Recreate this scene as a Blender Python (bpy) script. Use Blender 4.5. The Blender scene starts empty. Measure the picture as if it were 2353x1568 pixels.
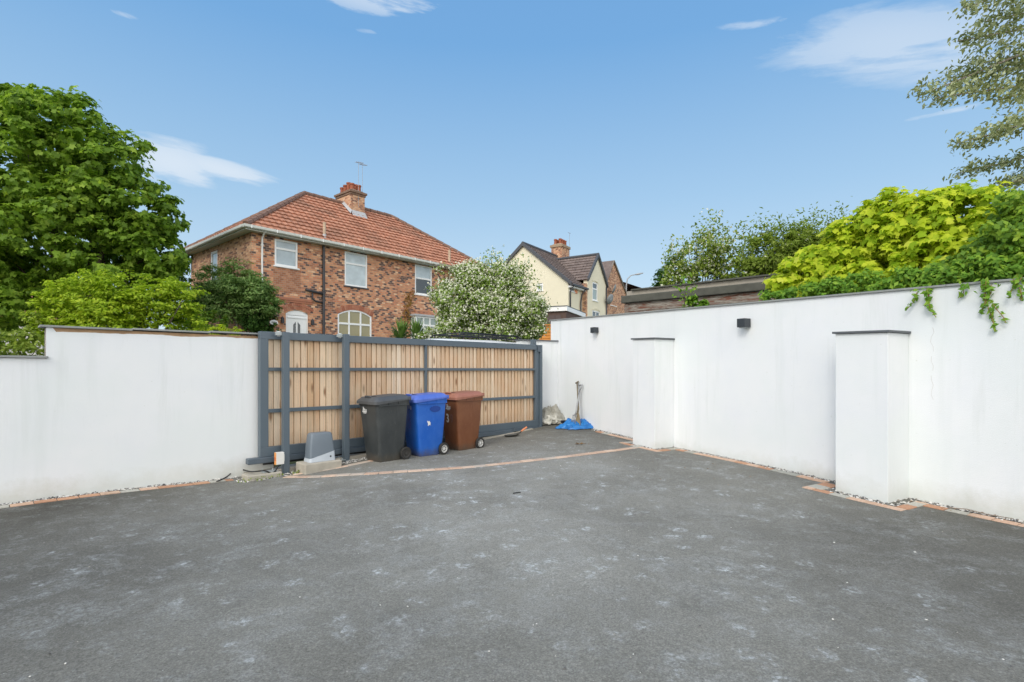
import bpy, math, random
import numpy as np
from mathutils import Vector, Matrix, noise as mn
random.seed(7); rng = np.random.default_rng(11)
R = math.radians
S2 = math.sqrt(0.5)
ZE = 1.6                      # eye height over the local datum
FP, CX, HY = 1213.0, 1176.5, 850.0
scene = bpy.context.scene
col = scene.collection

# ------------------------------------------------------------------ helpers
def tag(o, label=None, cat=None, group=None, kind=None):
    if label: o['label'] = label
    if cat: o['category'] = cat
    if group: o['group'] = group
    if kind: o['kind'] = kind
    return o
def empty(name, loc=(0,0,0), rz=0.0):
    o = bpy.data.objects.new(name, None); col.objects.link(o)
    o.empty_display_size = .2
    o.location = loc; o.rotation_euler = (0,0,rz); return o
def world_at(px, py, Y):      # a point of the place seen in direction (px,py) at distance Y
    return Vector(((px-CX)/FP*Y, Y, ZE+(HY-py)/FP*Y))
def at_q(px, q):              # plan position on the line parallel to the gate at distance q
    u = (px-CX)/FP
    s = q*(1+u)/(1-u); return s
def sq(s, q, z=0.0):          # gate-aligned plan coordinates -> world
    return Vector(((s-q)*S2, (s+q)*S2, z))

class MB:
    def __init__(s): s.v = []; s.f = []
    def add(s, vs, fs):
        n = len(s.v); s.v += [tuple(v) for v in vs]; s.f += [tuple(i+n for i in f) for f in fs]; return s
    def box(s, x0, x1, y0, y1, z0, z1, M=None):
        vs = [Vector((x,y,z)) for z in (z0,z1) for y in (y0,y1) for x in (x0,x1)]
        if M is not None: vs = [M @ v for v in vs]
        return s.add(vs, [(0,2,3,1),(4,5,7,6),(0,1,5,4),(2,6,7,3),(0,4,6,2),(1,3,7,5)])
    def tube(s, pts, r, n=8, cap=True):
        pts = [Vector(p) for p in pts]
        if not hasattr(r, '__len__'): r = [r]*len(pts)
        rings = []; up = None
        for i,p in enumerate(pts):
            d = (pts[min(i+1,len(pts)-1)]-pts[max(i-1,0)])
            if d.length < 1e-9: d = Vector((0,0,1))
            d.normalize()
            a = Vector((0,0,1)) if abs(d.z) < .9 else Vector((1,0,0))
            if up is None: up = d.cross(a).normalized()
            up = (up - d*up.dot(d)).normalized(); w = d.cross(up)
            rings.append([p + (up*math.cos(2*math.pi*k/n)+w*math.sin(2*math.pi*k/n))*r[i] for k in range(n)])
        vs = [v for rg in rings for v in rg]; fs = []
        for i in range(len(rings)-1):
            for k in range(n):
                a = i*n+k; b = i*n+(k+1)%n
                fs.append((a,b,b+n,a+n))
        if cap:
            fs.append(tuple(range(n-1,-1,-1))); fs.append(tuple((len(rings)-1)*n+k for k in range(n)))
        return s.add(vs, fs)
    def loft(s, secs, cap=True):
        n = len(secs[0]); vs = [v for c in secs for v in c]; fs = []
        for i in range(len(secs)-1):
            for k in range(n):
                a = i*n+k; b = i*n+(k+1)%n
                fs.append((a,b,b+n,a+n))
        if cap:
            fs.append(tuple(range(n-1,-1,-1))); fs.append(tuple((len(secs)-1)*n+k for k in range(n)))
        return s.add(vs, fs)
    def lathe(s, prof, n=24, M=None):   # prof: (r, z) closed loop round the z axis
        vs = []; fs = []; m = len(prof)
        for k in range(n):
            a = 2*math.pi*k/n
            for r,z in prof:
                v = Vector((r*math.cos(a), r*math.sin(a), z)); vs.append(M @ v if M else v)
        for k in range(n):
            for j in range(m):
                a = k*m+j; b = k*m+(j+1)%m; c = ((k+1)%n)*m
                fs.append((a, c+j, c+(j+1)%m, b))
        return s.add(vs, fs)
    def prism(s, poly, d):              # poly: list of Vector, extruded by the vector d
        n = len(poly); d = Vector(d)
        vs = [Vector(p) for p in poly] + [Vector(p)+d for p in poly]
        fs = [tuple(range(n-1,-1,-1)), tuple(range(n,2*n))] + [(i,(i+1)%n,(i+1)%n+n,i+n) for i in range(n)]
        return s.add(vs, fs)
    def build(s, name, mat, parent=None, smooth=False, bevel=0, seg=2, angle=None):
        me = bpy.data.meshes.new(name); me.from_pydata(s.v, [], s.f); me.update()
        import bmesh
        bm = bmesh.new(); bm.from_mesh(me); bmesh.ops.recalc_face_normals(bm, faces=bm.faces)
        uvl = bm.loops.layers.uv.new('UVMap')
        for f in bm.faces:
            n = f.normal; f.smooth = smooth
            for l in f.loops:
                c = l.vert.co
                if abs(n.z) > .75: l[uvl].uv = (c.x, c.y)
                elif abs(n.x) > abs(n.y): l[uvl].uv = (c.y, c.z)
                else: l[uvl].uv = (c.x, c.z)
        bm.to_mesh(me); bm.free()
        if mat: me.materials.append(mat)
        o = bpy.data.objects.new(name, me); col.objects.link(o); o.parent = parent
        if bevel:
            b = o.modifiers.new('bevel','BEVEL'); b.width = bevel; b.segments = seg; b.limit_method = 'ANGLE'; b.angle_limit = R(40)
        if smooth and angle:
            try: me.set_sharp_from_angle(angle=R(angle))
            except Exception: pass
        return o
def copy_tree(o, parent=None):
    c = o.copy(); col.objects.link(c); c.parent = parent
    for ch in list(o.children): copy_tree(ch, c)
    return c

# ------------------------------------------------------------------ materials
class N:
    def __init__(s, name):
        s.m = bpy.data.materials.new(name); s.m.use_nodes = True
        s.nt = s.m.node_tree; s.b = s.nt.nodes['Principled BSDF']; s.out = s.nt.nodes['Material Output']
    def n(s, t, **kw):
        nd = s.nt.nodes.new(t)
        for k,v in kw.items():
            if k in nd.inputs: nd.inputs[k].default_value = v
            else: setattr(nd, k, v)
        return nd
    def l(s, a, b): s.nt.links.new(a, b)
    def coord(s, kind='Object', scale=(1,1,1)):
        t = s.n('ShaderNodeTexCoord'); mp = s.n('ShaderNodeMapping'); mp.inputs['Scale'].default_value = scale
        s.l(t.outputs[kind], mp.inputs['Vector']); return mp.outputs[0]
    def noise(s, vec, scale, detail=4, rough=.55, dist=0):
        nd = s.n('ShaderNodeTexNoise'); nd.inputs['Scale'].default_value = scale; nd.inputs['Detail'].default_value = detail
        nd.inputs['Roughness'].default_value = rough; nd.inputs['Distortion'].default_value = dist
        s.l(vec, nd.inputs['Vector']); return nd.outputs['Fac']
    def ramp(s, fac, stops, interp='LINEAR'):
        r = s.n('ShaderNodeValToRGB'); cr = r.color_ramp; cr.interpolation = interp
        while len(cr.elements) < len(stops): cr.elements.new(.5)
        for e,(p,c) in zip(cr.elements, stops):
            e.position = p; e.color = (c[0],c[1],c[2],1) if hasattr(c,'__len__') else (c,c,c,1)
        s.l(fac, r.inputs[0]); return r.outputs[0]
    def mix(s, fac, a, b, mode='MIX'):
        m = s.n('ShaderNodeMix'); m.data_type = 'RGBA'; m.blend_type = mode
        for i,v in ((0,fac),(6,a),(7,b)):
            if hasattr(v,'is_linked') or isinstance(v, bpy.types.NodeSocket): s.l(v, m.inputs[i])
            else: m.inputs[i].default_value = v if i==0 else (v[0],v[1],v[2],1)
        return m.outputs[2]
    def math(s, op, a, b=0.0):
        m = s.n('ShaderNodeMath'); m.operation = op
        for i,v in ((0,a),(1,b)):
            if isinstance(v, bpy.types.NodeSocket): s.l(v, m.inputs[i])
            else: m.inputs[i].default_value = v
        return m.outputs[0]
    def bump(s, h, strength=.3, dist=.01):
        b = s.n('ShaderNodeBump'); b.inputs['Strength'].default_value = strength; b.inputs['Distance'].default_value = dist
        s.l(h, b.inputs['Height']); s.l(b.outputs[0], s.b.inputs['Normal'])
    def color(s, c):
        if isinstance(c, bpy.types.NodeSocket): s.l(c, s.b.inputs['Base Color'])
        else: s.b.inputs['Base Color'].default_value = (c[0],c[1],c[2],1)
    def rough(s, v):
        if isinstance(v, bpy.types.NodeSocket): s.l(v, s.b.inputs['Roughness'])
        else: s.b.inputs['Roughness'].default_value = v

def simple(name, c, rough=.6, metal=0, var=.12, scale=8, bump=0, bscale=60, spec=.5):
    m = N(name); v = m.coord()
    f = m.noise(v, scale, 5, .6)
    m.color(m.mix(f, tuple(x*(1-var) for x in c), tuple(min(1,x*(1+var)) for x in c)))
    m.rough(rough); m.b.inputs['Metallic'].default_value = metal; m.b.inputs['Specular IOR Level'].default_value = spec
    if bump: m.bump(m.noise(v, bscale, 3), bump, .004)
    return m.m
def brick_mat(name, stops, mortar=(.30,.26,.22), scale=1.0, h=.080, w=.165, dirt=.35, bias=0.0):
    m = N(name); v = m.coord('UV')
    b = m.n('ShaderNodeTexBrick'); m.l(v, b.inputs['Vector'])
    b.inputs['Color1'].default_value = (0,0,0,1); b.inputs['Color2'].default_value = (1,1,1,1); b.inputs['Mortar'].default_value = (.5,.5,.5,1)
    b.inputs['Scale'].default_value = 1.0; b.inputs['Mortar Size'].default_value = .007; b.inputs['Mortar Smooth'].default_value = .2
    b.inputs['Brick Width'].default_value = w; b.inputs['Row Height'].default_value = h; b.inputs['Bias'].default_value = bias
    c = m.ramp(b.outputs['Color'], stops)
    big = m.noise(v, 1.1, 5, .6)
    c = m.mix(m.math('MULTIPLY', big, dirt), c, (.10,.065,.05), 'MIX')
    fine = m.noise(v, 45, 3, .7)
    c = m.mix(.5, c, m.ramp(fine, [(.3,.6),(.7,1.25)]), 'MULTIPLY')
    c = m.mix(b.outputs['Fac'], c, mortar)
    m.color(c); m.rough(.9)
    inv = m.math('SUBTRACT', 1.0, b.outputs['Fac']); m.bump(m.math('ADD', inv, m.math('MULTIPLY', fine, .4)), .6, .008)
    return m.m
def leaf_mat(name, stops, trans=.45, sp=.25, rough=.55):
    m = N(name); g = m.n('ShaderNodeNewGeometry')
    v = m.coord('Object'); big = m.noise(v, 1.3, 3)
    f = m.math('ADD', m.math('MULTIPLY', g.outputs['Random Per Island'], .65), m.math('MULTIPLY', big, .35))
    c = m.ramp(f, stops); m.color(c); m.rough(rough); m.b.inputs['Specular IOR Level'].default_value = sp
    t = m.n('ShaderNodeBsdfTranslucent'); m.l(m.mix(.5, c, (1.0,1.0,.35), 'MULTIPLY'), t.inputs['Color'])
    mx = m.n('ShaderNodeMixShader'); mx.inputs[0].default_value = trans
    m.l(m.b.outputs[0], mx.inputs[1]); m.l(t.outputs[0], mx.inputs[2]); m.l(mx.outputs[0], m.out.inputs['Surface'])
    return m.m

def render_mat(name, dirty=1.0, tone=(.80,.82,.83)):
    m = N(name); v = m.coord('Object')
    st = m.coord('Object', (1.3,1.3,.10)); streak = m.noise(st, 2.6, 4, .6)
    cloud = m.noise(v, 1.3, 4, .6)
    c = m.mix(m.ramp(streak, [(.56,0),(.74,.5*dirty)]), tone, (tone[0]*.84,tone[1]*.87,tone[2]*.84))
    c = m.mix(m.ramp(cloud, [(.42,0),(.7,.5*dirty)]), c, (tone[0]*.92,tone[1]*.935,tone[2]*.97))
    # splash dirt near the foot (object z is height over datum)
    sep = m.n('ShaderNodeSeparateXYZ'); m.l(v, sep.inputs[0])
    foot = m.ramp(m.math('ADD', sep.outputs[2], m.math('MULTIPLY', m.noise(v, 5, 5, .7), .35)), [(.30,.55*dirty),(.52,0)])
    c = m.mix(foot, c, (.50,.50,.42))
    top = m.ramp(sep.outputs[2], [(.0,0),(1.0,1)]); st2 = m.noise(m.coord('Object', (3.1,3.1,.22)), 1.6, 5, .75, .3)
    c = m.mix(m.math('MULTIPLY', m.math('MULTIPLY', m.ramp(sep.outputs[2], [(.55,.15),(1.0,1)]), m.ramp(st2, [(.54,0),(.80,1)])), .42*dirty), c, (tone[0]*.70,tone[1]*.73,tone[2]*.69))
    pt = m.noise(m.coord('Object', (.9,.9,.9)), 1.0, 3, .5); c = m.mix(m.ramp(pt, [(.45,0),(.60,.5)]), c, (tone[0]*.93,tone[1]*.965,tone[2]*.945))
    sp = m.noise(v, 26, 2, .5); c = m.mix(m.ramp(sp, [(.73,0),(.78,.35*dirty)]), c, (.52,.55,.48))
    m.color(c); m.rough(.92); m.b.inputs['Specular IOR Level'].default_value = .2
    g = m.noise(v, 130, 4, .7); m.bump(m.math('ADD', g, m.math('MULTIPLY', m.noise(v, 9, 2), .5)), .55, .006)
    return m.m
M = {}
M['render'] = render_mat('white_render')
M['strip'] = simple('exposed_block', (.40,.26,.15), .95, var=.4, scale=9, bump=.5, bscale=40)
M['coping'] = simple('grey_coping', (.27,.285,.275), .75, var=.25, scale=6, bump=.3)
M['slate'] = simple('dark_slate_cap', (.10,.11,.12), .55, var=.3, scale=10, bump=.2)
M['steel'] = simple('grey_painted_steel', (.098,.130,.158), .38, var=.07, scale=3, bump=.05, bscale=200)
M['steel_lo'] = simple('grey_painted_steel_low', (.085,.112,.138), .42, var=.18, scale=5, bump=.05, bscale=200)
M['white_pl'] = simple('white_upvc', (.86,.87,.86), .35, var=.03)
M['guttercol'] = simple('aged_white_gutter', (.58,.60,.55), .5, var=.15, scale=6)
M['dark_pl'] = simple('dark_pipe', (.045,.045,.05), .45, var=.2)
M['lead'] = simple('lead_flashing', (.42,.43,.44), .6, var=.25, scale=10)
M['clay'] = simple('clay_pot', (.30,.09,.045), .8, var=.3, scale=8, bump=.3)
M['concrete'] = simple('concrete', (.40,.37,.31), .92, var=.3, scale=9, bump=.6, bscale=50)
M['galv'] = simple('galvanised', (.42,.46,.46), .45, metal=.4, var=.25, scale=20)
M['black'] = simple('black_plastic', (.012,.012,.013), .5, var=.2)
M['tyre'] = simple('rubber', (.028,.027,.025), .85, var=.3, scale=20)
M['rimw'] = simple('pale_rim', (.62,.62,.60), .45, var=.15, scale=30)
M['rimk'] = simple('black_rim', (.05,.048,.045), .5, var=.3, scale=30)
M['bark'] = simple('bark', (.075,.055,.04), .95, var=.4, scale=12, bump=.8, bscale=30)
M['bark_pale'] = simple('pale_bark', (.26,.22,.18), .95, var=.4, scale=12, bump=.8, bscale=30)
M['silver'] = simple('worn_alu', (.33,.34,.35), .4, metal=.5, var=.2, scale=15)
M['muddy'] = simple('muddy_blade', (.33,.26,.15), .8, var=.35, scale=15)
M['wood_dk'] = simple('old_handle', (.17,.14,.09), .8, var=.3, scale=20)
M['orange'] = simple('orange_handle', (.72,.26,.12), .6, var=.15, scale=20)
M['box_white'] = simple('box_white', (.72,.72,.68), .4, var=.05)
M['box_orange'] = simple('box_orange', (.80,.34,.10), .5, var=.1)
M['motor'] = simple('motor_grey', (.155,.19,.225), .36, var=.06, scale=5)
M['motor_lt'] = simple('motor_light', (.50,.55,.60), .32, var=.05, scale=5)
M['cream'] = simple('cream_render', (.78,.73,.56), .9, var=.06, scale=1.5, bump=.2)
M['number'] = simple('white_number', (.72,.73,.72), .5, var=.25, scale=40)
M['number_faded'] = simple('faded_number', (.20,.10,.07), .6, var=.3, scale=40)
M['oval_blue'] = simple('oval_blue', (.008,.05,.27), .4, var=.1)
M['fence_or'] = simple('orange_fence', (.62,.25,.05), .8, var=.2, scale=3)
M['fence_gr'] = simple('grey_fence', (.22,.20,.17), .9, var=.35, scale=4)
M['fence_br'] = simple('brown_boards', (.10,.065,.052), .85, var=.35, scale=5)
M['van'] = simple('white_paint', (.78,.80,.82), .22, var=.02)
M['timber_old'] = None
def old_board():
    m = N('weathered_boards'); v = m.coord('Object', (1,1,6)); f = m.noise(v, 3, 6, .7, .5)
    g = m.noise(m.coord('Object',(1.5,1.5,14)), 6, 5, .7)
    c = m.ramp(f, [(.42,(.31,.28,.24)),(.52,(.20,.16,.13)),(.60,(.17,.065,.04))])
    c = m.mix(.6, c, m.ramp(g, [(.3,.5),(.7,1.3)]), 'MULTIPLY'); m.color(c); m.rough(.95); m.bump(g, .6, .01); return m.m
M['timber_old'] = old_board()
M['felt'] = simple('mossy_fascia', (.085,.085,.07), .95, var=.45, scale=7, bump=.6, bscale=40)

def plastic(name, c, fade, rough=.38):
    m = N(name); v = m.coord('Object')
    f = m.noise(v, 3.0, 5, .6); w = m.noise(m.coord('Object',(1,1,.25)), 9, 4, .7)
    cc = m.mix(m.ramp(f, [(.35,0),(.75,1)]), c, fade)
    cc = m.mix(m.ramp(w, [(.60,0),(.75,.35)]), cc, tuple(min(1,x*1.6+.03) for x in fade))
    sc = m.noise(m.coord('Object',(30,30,3)), 2.5, 2, .5); cc = m.mix(m.ramp(sc, [(.70,0),(.72,.35)]), cc, tuple(min(1,x*2+.08) for x in fade))
    sep = m.n('ShaderNodeSeparateXYZ'); m.l(v, sep.inputs[0])
    mud = m.ramp(m.math('ADD', sep.outputs[2], m.math('MULTIPLY', m.noise(v, 14, 4, .7), .22)), [(.10,.75),(.26,0)])
    cc = m.mix(mud, cc, (.10,.085,.065))
    m.color(cc); m.rough(m.ramp(f, [(.3,rough-.08),(.8,rough+.15)])); return m.m
M['bin_black'] = plastic('bin_black', (.035,.040,.042), (.062,.068,.068))
M['bin_black_lid'] = plastic('bin_black_lid', (.060,.064,.068), (.095,.10,.105), .5)
M['bin_blue'] = plastic('bin_blue', (.006,.095,.46), (.035,.15,.52))
M['bin_blue_lid'] = plastic('bin_blue_lid', (.055,.12,.47), (.11,.18,.56), .45)
M['bin_brown'] = plastic('bin_brown', (.155,.056,.024), (.215,.088,.038))
M['bin_brown_lid'] = plastic('bin_brown_lid', (.28,.11,.07), (.36,.16,.11), .5)

def glass_mat(name, c, rough=.06, var=.3):
    m = N(name); v = m.coord(); f = m.noise(v, 2.2, 3)
    m.color(m.mix(f, tuple(x*(1-var) for x in c), tuple(min(1,x*(1+var)) for x in c))); m.rough(rough)
    m.b.inputs['Specular IOR Level'].default_value = .9; m.b.inputs['Coat Weight'].default_value = .6; return m.m
M['glass_dark'] = glass_mat('dark_pane', (.03,.035,.035))
M['glass_frost'] = glass_mat('frosted_pane', (.34,.42,.46), .25, .3)
M['glass_pale'] = glass_mat('pane_with_reflection', (.46,.54,.57), .08, .45)  # pale base colour stands for sky reflected in the pane
M['glass_blind'] = glass_mat('pane_with_blind', (.27,.23,.09), .15, .12)
M['glass_net'] = glass_mat('pane_with_nets', (.30,.36,.32), .15, .3)

def asphalt():
    m = N('tarmac'); v = m.coord('Object')
    big = m.noise(v, .35, 4, .55); med = m.noise(v, 2.1, 5, .6, .4); fine = m.noise(v, 85, 4, .85); fine2 = m.noise(v, 30, 4, .75)
    c = m.ramp(big, [(.32,(.190,.185,.164)),(.50,(.262,.257,.230)),(.68,(.325,.319,.288))])
    c = m.mix(.55, c, m.ramp(med, [(.3,.72),(.7,1.22)]), 'MULTIPLY')
    # pale scuffs and paw-shaped marks, denser towards the middle of the drive
    vo = m.n('ShaderNodeTexVoronoi'); vo.inputs['Scale'].default_value = 4.2; vo.inputs['Randomness'].default_value = 1
    dv = m.n('ShaderNodeVectorMath'); dv.operation = 'ADD'; nz = m.n('ShaderNodeTexNoise'); nz.inputs['Scale'].default_value = 9; nz.inputs['Detail'].default_value = 3
    m.l(v, nz.inputs['Vector']); sc = m.n('ShaderNodeVectorMath'); sc.operation = 'SCALE'; sc.inputs[3].default_value = .13
    m.l(nz.outputs['Color'], sc.inputs[0]); m.l(v, dv.inputs[0]); m.l(sc.outputs[0], dv.inputs[1]); m.l(dv.outputs[0], vo.inputs['Vector'])
    spots = m.ramp(vo.outputs['Distance'], [(.06,1),(.42,0)])
    vo2 = m.n('ShaderNodeTexVoronoi'); vo2.inputs['Scale'].default_value = 20; m.l(dv.outputs[0], vo2.inputs['Vector'])
    dots = m.ramp(vo2.outputs['Distance'], [(.26,1),(.60,.10)])
    area = m.ramp(m.noise(v, .8, 3, .6), [(.36,.2),(.50,1)])
    keep = m.ramp(vo.outputs['Color'], [(.18,0),(.32,1)])
    k = m.math('MULTIPLY', m.math('MULTIPLY', spots, dots), m.math('MULTIPLY', area, keep))
    k = m.math('MULTIPLY', k, m.ramp(fine2, [(.36,.2),(.52,1)]))
    c = m.mix(m.math('MULTIPLY', k, .85), c, (.62,.66,.68))
    dust = m.ramp(m.noise(v, 1.3, 7, .8, 1.0), [(.50,0),(.74,.55)]); c = m.mix(dust, c, (.38,.385,.375))
    scr = m.ramp(m.noise(m.coord('Object',(1.2,7,1)), 1.6, 5, .7, .8), [(.62,0),(.74,.28)]); c = m.mix(scr, c, (.36,.37,.37))
    sp_ = m.n('ShaderNodeSeparateXYZ'); m.l(v, sp_.inputs[0])   # paler centre of the drive, darker towards the margins
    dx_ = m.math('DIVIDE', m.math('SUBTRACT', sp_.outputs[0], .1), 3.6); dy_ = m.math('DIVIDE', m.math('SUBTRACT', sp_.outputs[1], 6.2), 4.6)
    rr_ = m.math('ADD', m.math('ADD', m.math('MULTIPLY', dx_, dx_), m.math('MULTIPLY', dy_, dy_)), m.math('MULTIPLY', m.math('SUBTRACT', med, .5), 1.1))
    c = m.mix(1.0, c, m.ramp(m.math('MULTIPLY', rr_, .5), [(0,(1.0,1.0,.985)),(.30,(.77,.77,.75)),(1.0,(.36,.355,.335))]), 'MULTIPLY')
    worn = m.math('MULTIPLY', m.ramp(m.noise(v, 1.9, 7, .8, .4), [(.50,0),(.66,1)]), m.ramp(m.noise(v, 22, 4, .8), [(.42,.15),(.60,1)])); c = m.mix(m.math('MULTIPLY', worn, .34), c, (.46,.49,.49))
    stain = m.ramp(m.noise(v, .9, 5, .7, .6), [(.60,0),(.74,.45)]); c = m.mix(stain, c, (.10,.098,.09))
    c = m.mix(.9, c, m.ramp(fine, [(.28,.42),(.5,.95),(.74,1.75)]), 'MULTIPLY')
    c = m.mix(.5, c, m.ramp(fine2, [(.3,.65),(.7,1.35)]), 'MULTIPLY')
    grit = m.n('ShaderNodeTexVoronoi'); grit.inputs['Scale'].default_value = 34; m.l(v, grit.inputs['Vector'])
    gk = m.math('MULTIPLY', m.ramp(grit.outputs['Distance'], [(.07,1),(.12,0)]), m.ramp(grit.outputs['Color'], [(.78,0),(.80,1)]))
    c = m.mix(m.math('MULTIPLY', gk, .5), c, (.7,.7,.66))
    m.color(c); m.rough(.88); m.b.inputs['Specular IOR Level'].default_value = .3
    m.bump(m.math('ADD', fine, m.math('MULTIPLY', fine2, .8)), .75, .006)
    return m.m
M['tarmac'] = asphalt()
M['road'] = simple('road_tarmac', (.07,.07,.07), .9, var=.3, scale=3, bump=.4)
M['soil'] = simple('rough_grass_soil', (.07,.085,.03), .95, var=.5, scale=1.5, bump=.5)
def island(name, stops, rough=.85, bump=.4, bs=60):
    m = N(name); g = m.n('ShaderNodeNewGeometry'); c = m.ramp(g.outputs['Random Per Island'], stops, 'CONSTANT' if len(stops) > 3 else 'LINEAR')
    v = m.coord(); f = m.noise(v, bs, 4, .7); c = m.mix(.6, c, m.ramp(f, [(.3,.65),(.7,1.3)]), 'MULTIPLY')
    c = m.mix(m.ramp(m.noise(v, 3, 4), [(.55,0),(.8,.5)]), c, (.14,.12,.08))
    m.color(c); m.rough(rough); m.bump(f, bump, .003); return m.m
M['paver'] = island('block_pavers', [(0,(.50,.28,.17)),(.20,(.56,.37,.26)),(.36,(.34,.34,.30)),(.50,(.46,.25,.15)),(.62,(.42,.41,.36)),(.80,(.58,.40,.29))])
M['paver_pink'] = island('terracotta_pavers', [(0,(.54,.37,.27)),(.3,(.62,.46,.35)),(.6,(.52,.37,.28)),(.85,(.50,.42,.35))])
M['gravel'] = island('pebbles', [(0,(.62,.61,.57)),(.35,(.12,.12,.12)),(.55,(.34,.32,.28)),(.75,(.70,.69,.66)),(.9,(.05,.05,.05))], bump=.2)
def timber():
    m = N('featheredge_boards'); g = m.n('ShaderNodeNewGeometry'); rnd = g.outputs['Random Per Island']
    t = m.n('ShaderNodeTexCoord'); off = m.n('ShaderNodeCombineXYZ'); m.l(m.math('MULTIPLY', rnd, 37.0), off.inputs[1]); m.l(m.math('MULTIPLY', rnd, 11.0), off.inputs[2])
    ad = m.n('ShaderNodeVectorMath'); ad.operation = 'ADD'; m.l(t.outputs['Object'], ad.inputs[0]); m.l(off.outputs[0], ad.inputs[1])
    mp = m.n('ShaderNodeMapping'); mp.inputs['Scale'].default_value = (9,9,.40); m.l(ad.outputs[0], mp.inputs[0])
    gr = m.noise(mp.outputs[0], 3.2, 6, .65, 1.4)
    base = m.ramp(rnd, [(0,(.60,.38,.22)),(.15,(.88,.68,.48)),(.35,(.70,.46,.28)),(.5,(.92,.77,.59)),(.7,(.78,.54,.34)),(.85,(.90,.72,.53)),(1,(.62,.38,.20))])
    c = m.mix(.75, base, m.ramp(gr, [(.28,.50),(.46,.95),(.8,1.2)]), 'MULTIPLY')
    mp2 = m.n('ShaderNodeMapping'); mp2.inputs['Scale'].default_value = (7.5,7.5,2.6); m.l(ad.outputs[0], mp2.inputs[0])
    vo = m.n('ShaderNodeTexVoronoi'); vo.inputs['Scale'].default_value = .75; m.l(mp2.outputs[0], vo.inputs['Vector'])
    c = m.mix(m.ramp(vo.outputs['Distance'], [(.07,.9),(.13,.45),(.20,0)]), c, (.24,.11,.045))
    ring = m.ramp(m.math('ABSOLUTE', m.math('SINE', m.math('MULTIPLY', vo.outputs['Distance'], 34.0))), [(.0,.22),(.25,0)])
    c = m.mix(ring, c, (.36,.19,.09))
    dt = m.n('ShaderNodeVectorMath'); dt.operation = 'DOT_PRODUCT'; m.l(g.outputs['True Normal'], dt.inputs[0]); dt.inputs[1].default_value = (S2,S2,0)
    c = m.mix(m.ramp(m.math('ABSOLUTE', dt.outputs['Value']), [(.55,0),(.8,.70)]), c, (.30,.17,.085))  # side faces of the boards darkened by normal, painting shaded seams
    # weather stain at the board heads and feet
    sep = m.n('ShaderNodeSeparateXYZ'); m.l(t.outputs['Object'], sep.inputs[0])
    zz = m.math('ADD', sep.outputs[2], m.math('MULTIPLY', m.noise(mp.outputs[0], 2, 3), .12))
    c = m.mix(m.ramp(m.math('SUBTRACT', 2.24, zz), [(.04,.6),(.16,0)]), c, (.16,.09,.05))
    c = m.mix(m.ramp(zz, [(.44,.35),(.75,0)]), c, (.30,.19,.10))
    c = m.mix(m.ramp(m.noise(m.coord('Object',(1.2,1,.6)), 2.2, 4, .6), [(.42,0),(.72,.6)]), c, (.68,.57,.42))
    m.color(c); m.rough(.8); m.bump(gr, .35, .004); return m.m
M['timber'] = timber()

# ------------------------------------------------------------------ ground heights
CP = np.array([(-3.42,7.96,1.585),(-2.73,8.65,1.49),(-2.26,8.4,1.44),(-1.59,8.8,1.48),(-1.0,9.46,1.475),(.58,12.14,1.33),(1.1,12.7,1.24),
  (5.19,5.35,1.54),(3.39,8.59,1.40),(-5.78,5.96,1.52),(-4.17,7.57,1.55),(2.3,9.5,1.385),(4.27,6.03,1.525),(.2,9.6,1.40),(1.8,11.3,1.29),
  (0,0,1.62),(3,1.5,1.60),(-3,1.5,1.60),(0,5,1.55),(-8,3,1.56),(0,-8,1.7),(9,0,1.7),(-9,-6,1.7)])
A_ = np.c_[np.ones(len(CP)), CP[:,0], CP[:,1]]
coef,_,_,_ = np.linalg.lstsq(A_, CP[:,2], rcond=None)
res = CP[:,2]-A_@coef
def kern(d): return np.exp(-(d/1.9)**2)
K = kern(np.linalg.norm(CP[:,None,:2]-CP[None,:,:2], axis=2)) + np.eye(len(CP))*.12
wts = np.linalg.solve(K, res)
def gz(x, y):
    d = np.hypot(CP[:,0]-x, CP[:,1]-y)
    return ZE - float(coef[0]+coef[1]*x+coef[2]*y + kern(d)@wts)
def ground_at(px, py):        # where the line of sight meets the drive
    D = 6.0
    for _ in range(60):
        x = (px-CX)/FP*D; e = ZE-gz(x, D); D = .5*D+.5*max(.5, e*FP/max(1,(py-HY)))
    return Vector(((px-CX)/FP*D, D, gz((px-CX)/FP*D, D)))
def smooth(a,b,x): t = min(1,max(0,(x-a)/(b-a))); return t*t*(3-2*t)
def outz(x, y):
    s = (x+y)*S2; q = (y-x)*S2
    return -.45 + .025*(min(60,max(-40,s))-5) + .60*smooth(8.25,9.4,q) + 1.35*smooth(9.6,18,q)

# right wall frame
R0 = Vector((1.105,12.7,0)); RD = Vector((.486,-.874,0)).normalized(); RN = Vector((-.874,-.486,0)).normalized()
def rw(t, p, z): return R0+RD*t+RN*p+Vector((0,0,z))

# ---- ground sheet
def make_ground():
    xs = sorted(set([-260,-180,-120,-80,-60]+list(np.arange(-45,46,1.5))+[60,80,120,180,260])); ys = xs
    mb = MB(); n = len(ys)
    for x in xs:
        for y in ys: mb.v.append((x, y, outz(x,y)))
    for i in range(len(xs)-1):
        for j in range(n-1): mb.f.append((i*n+j,(i+1)*n+j,(i+1)*n+j+1,i*n+j+1))
    return tag(mb.build('ground', M['soil'], smooth=True), kind='structure')
make_ground()
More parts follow.
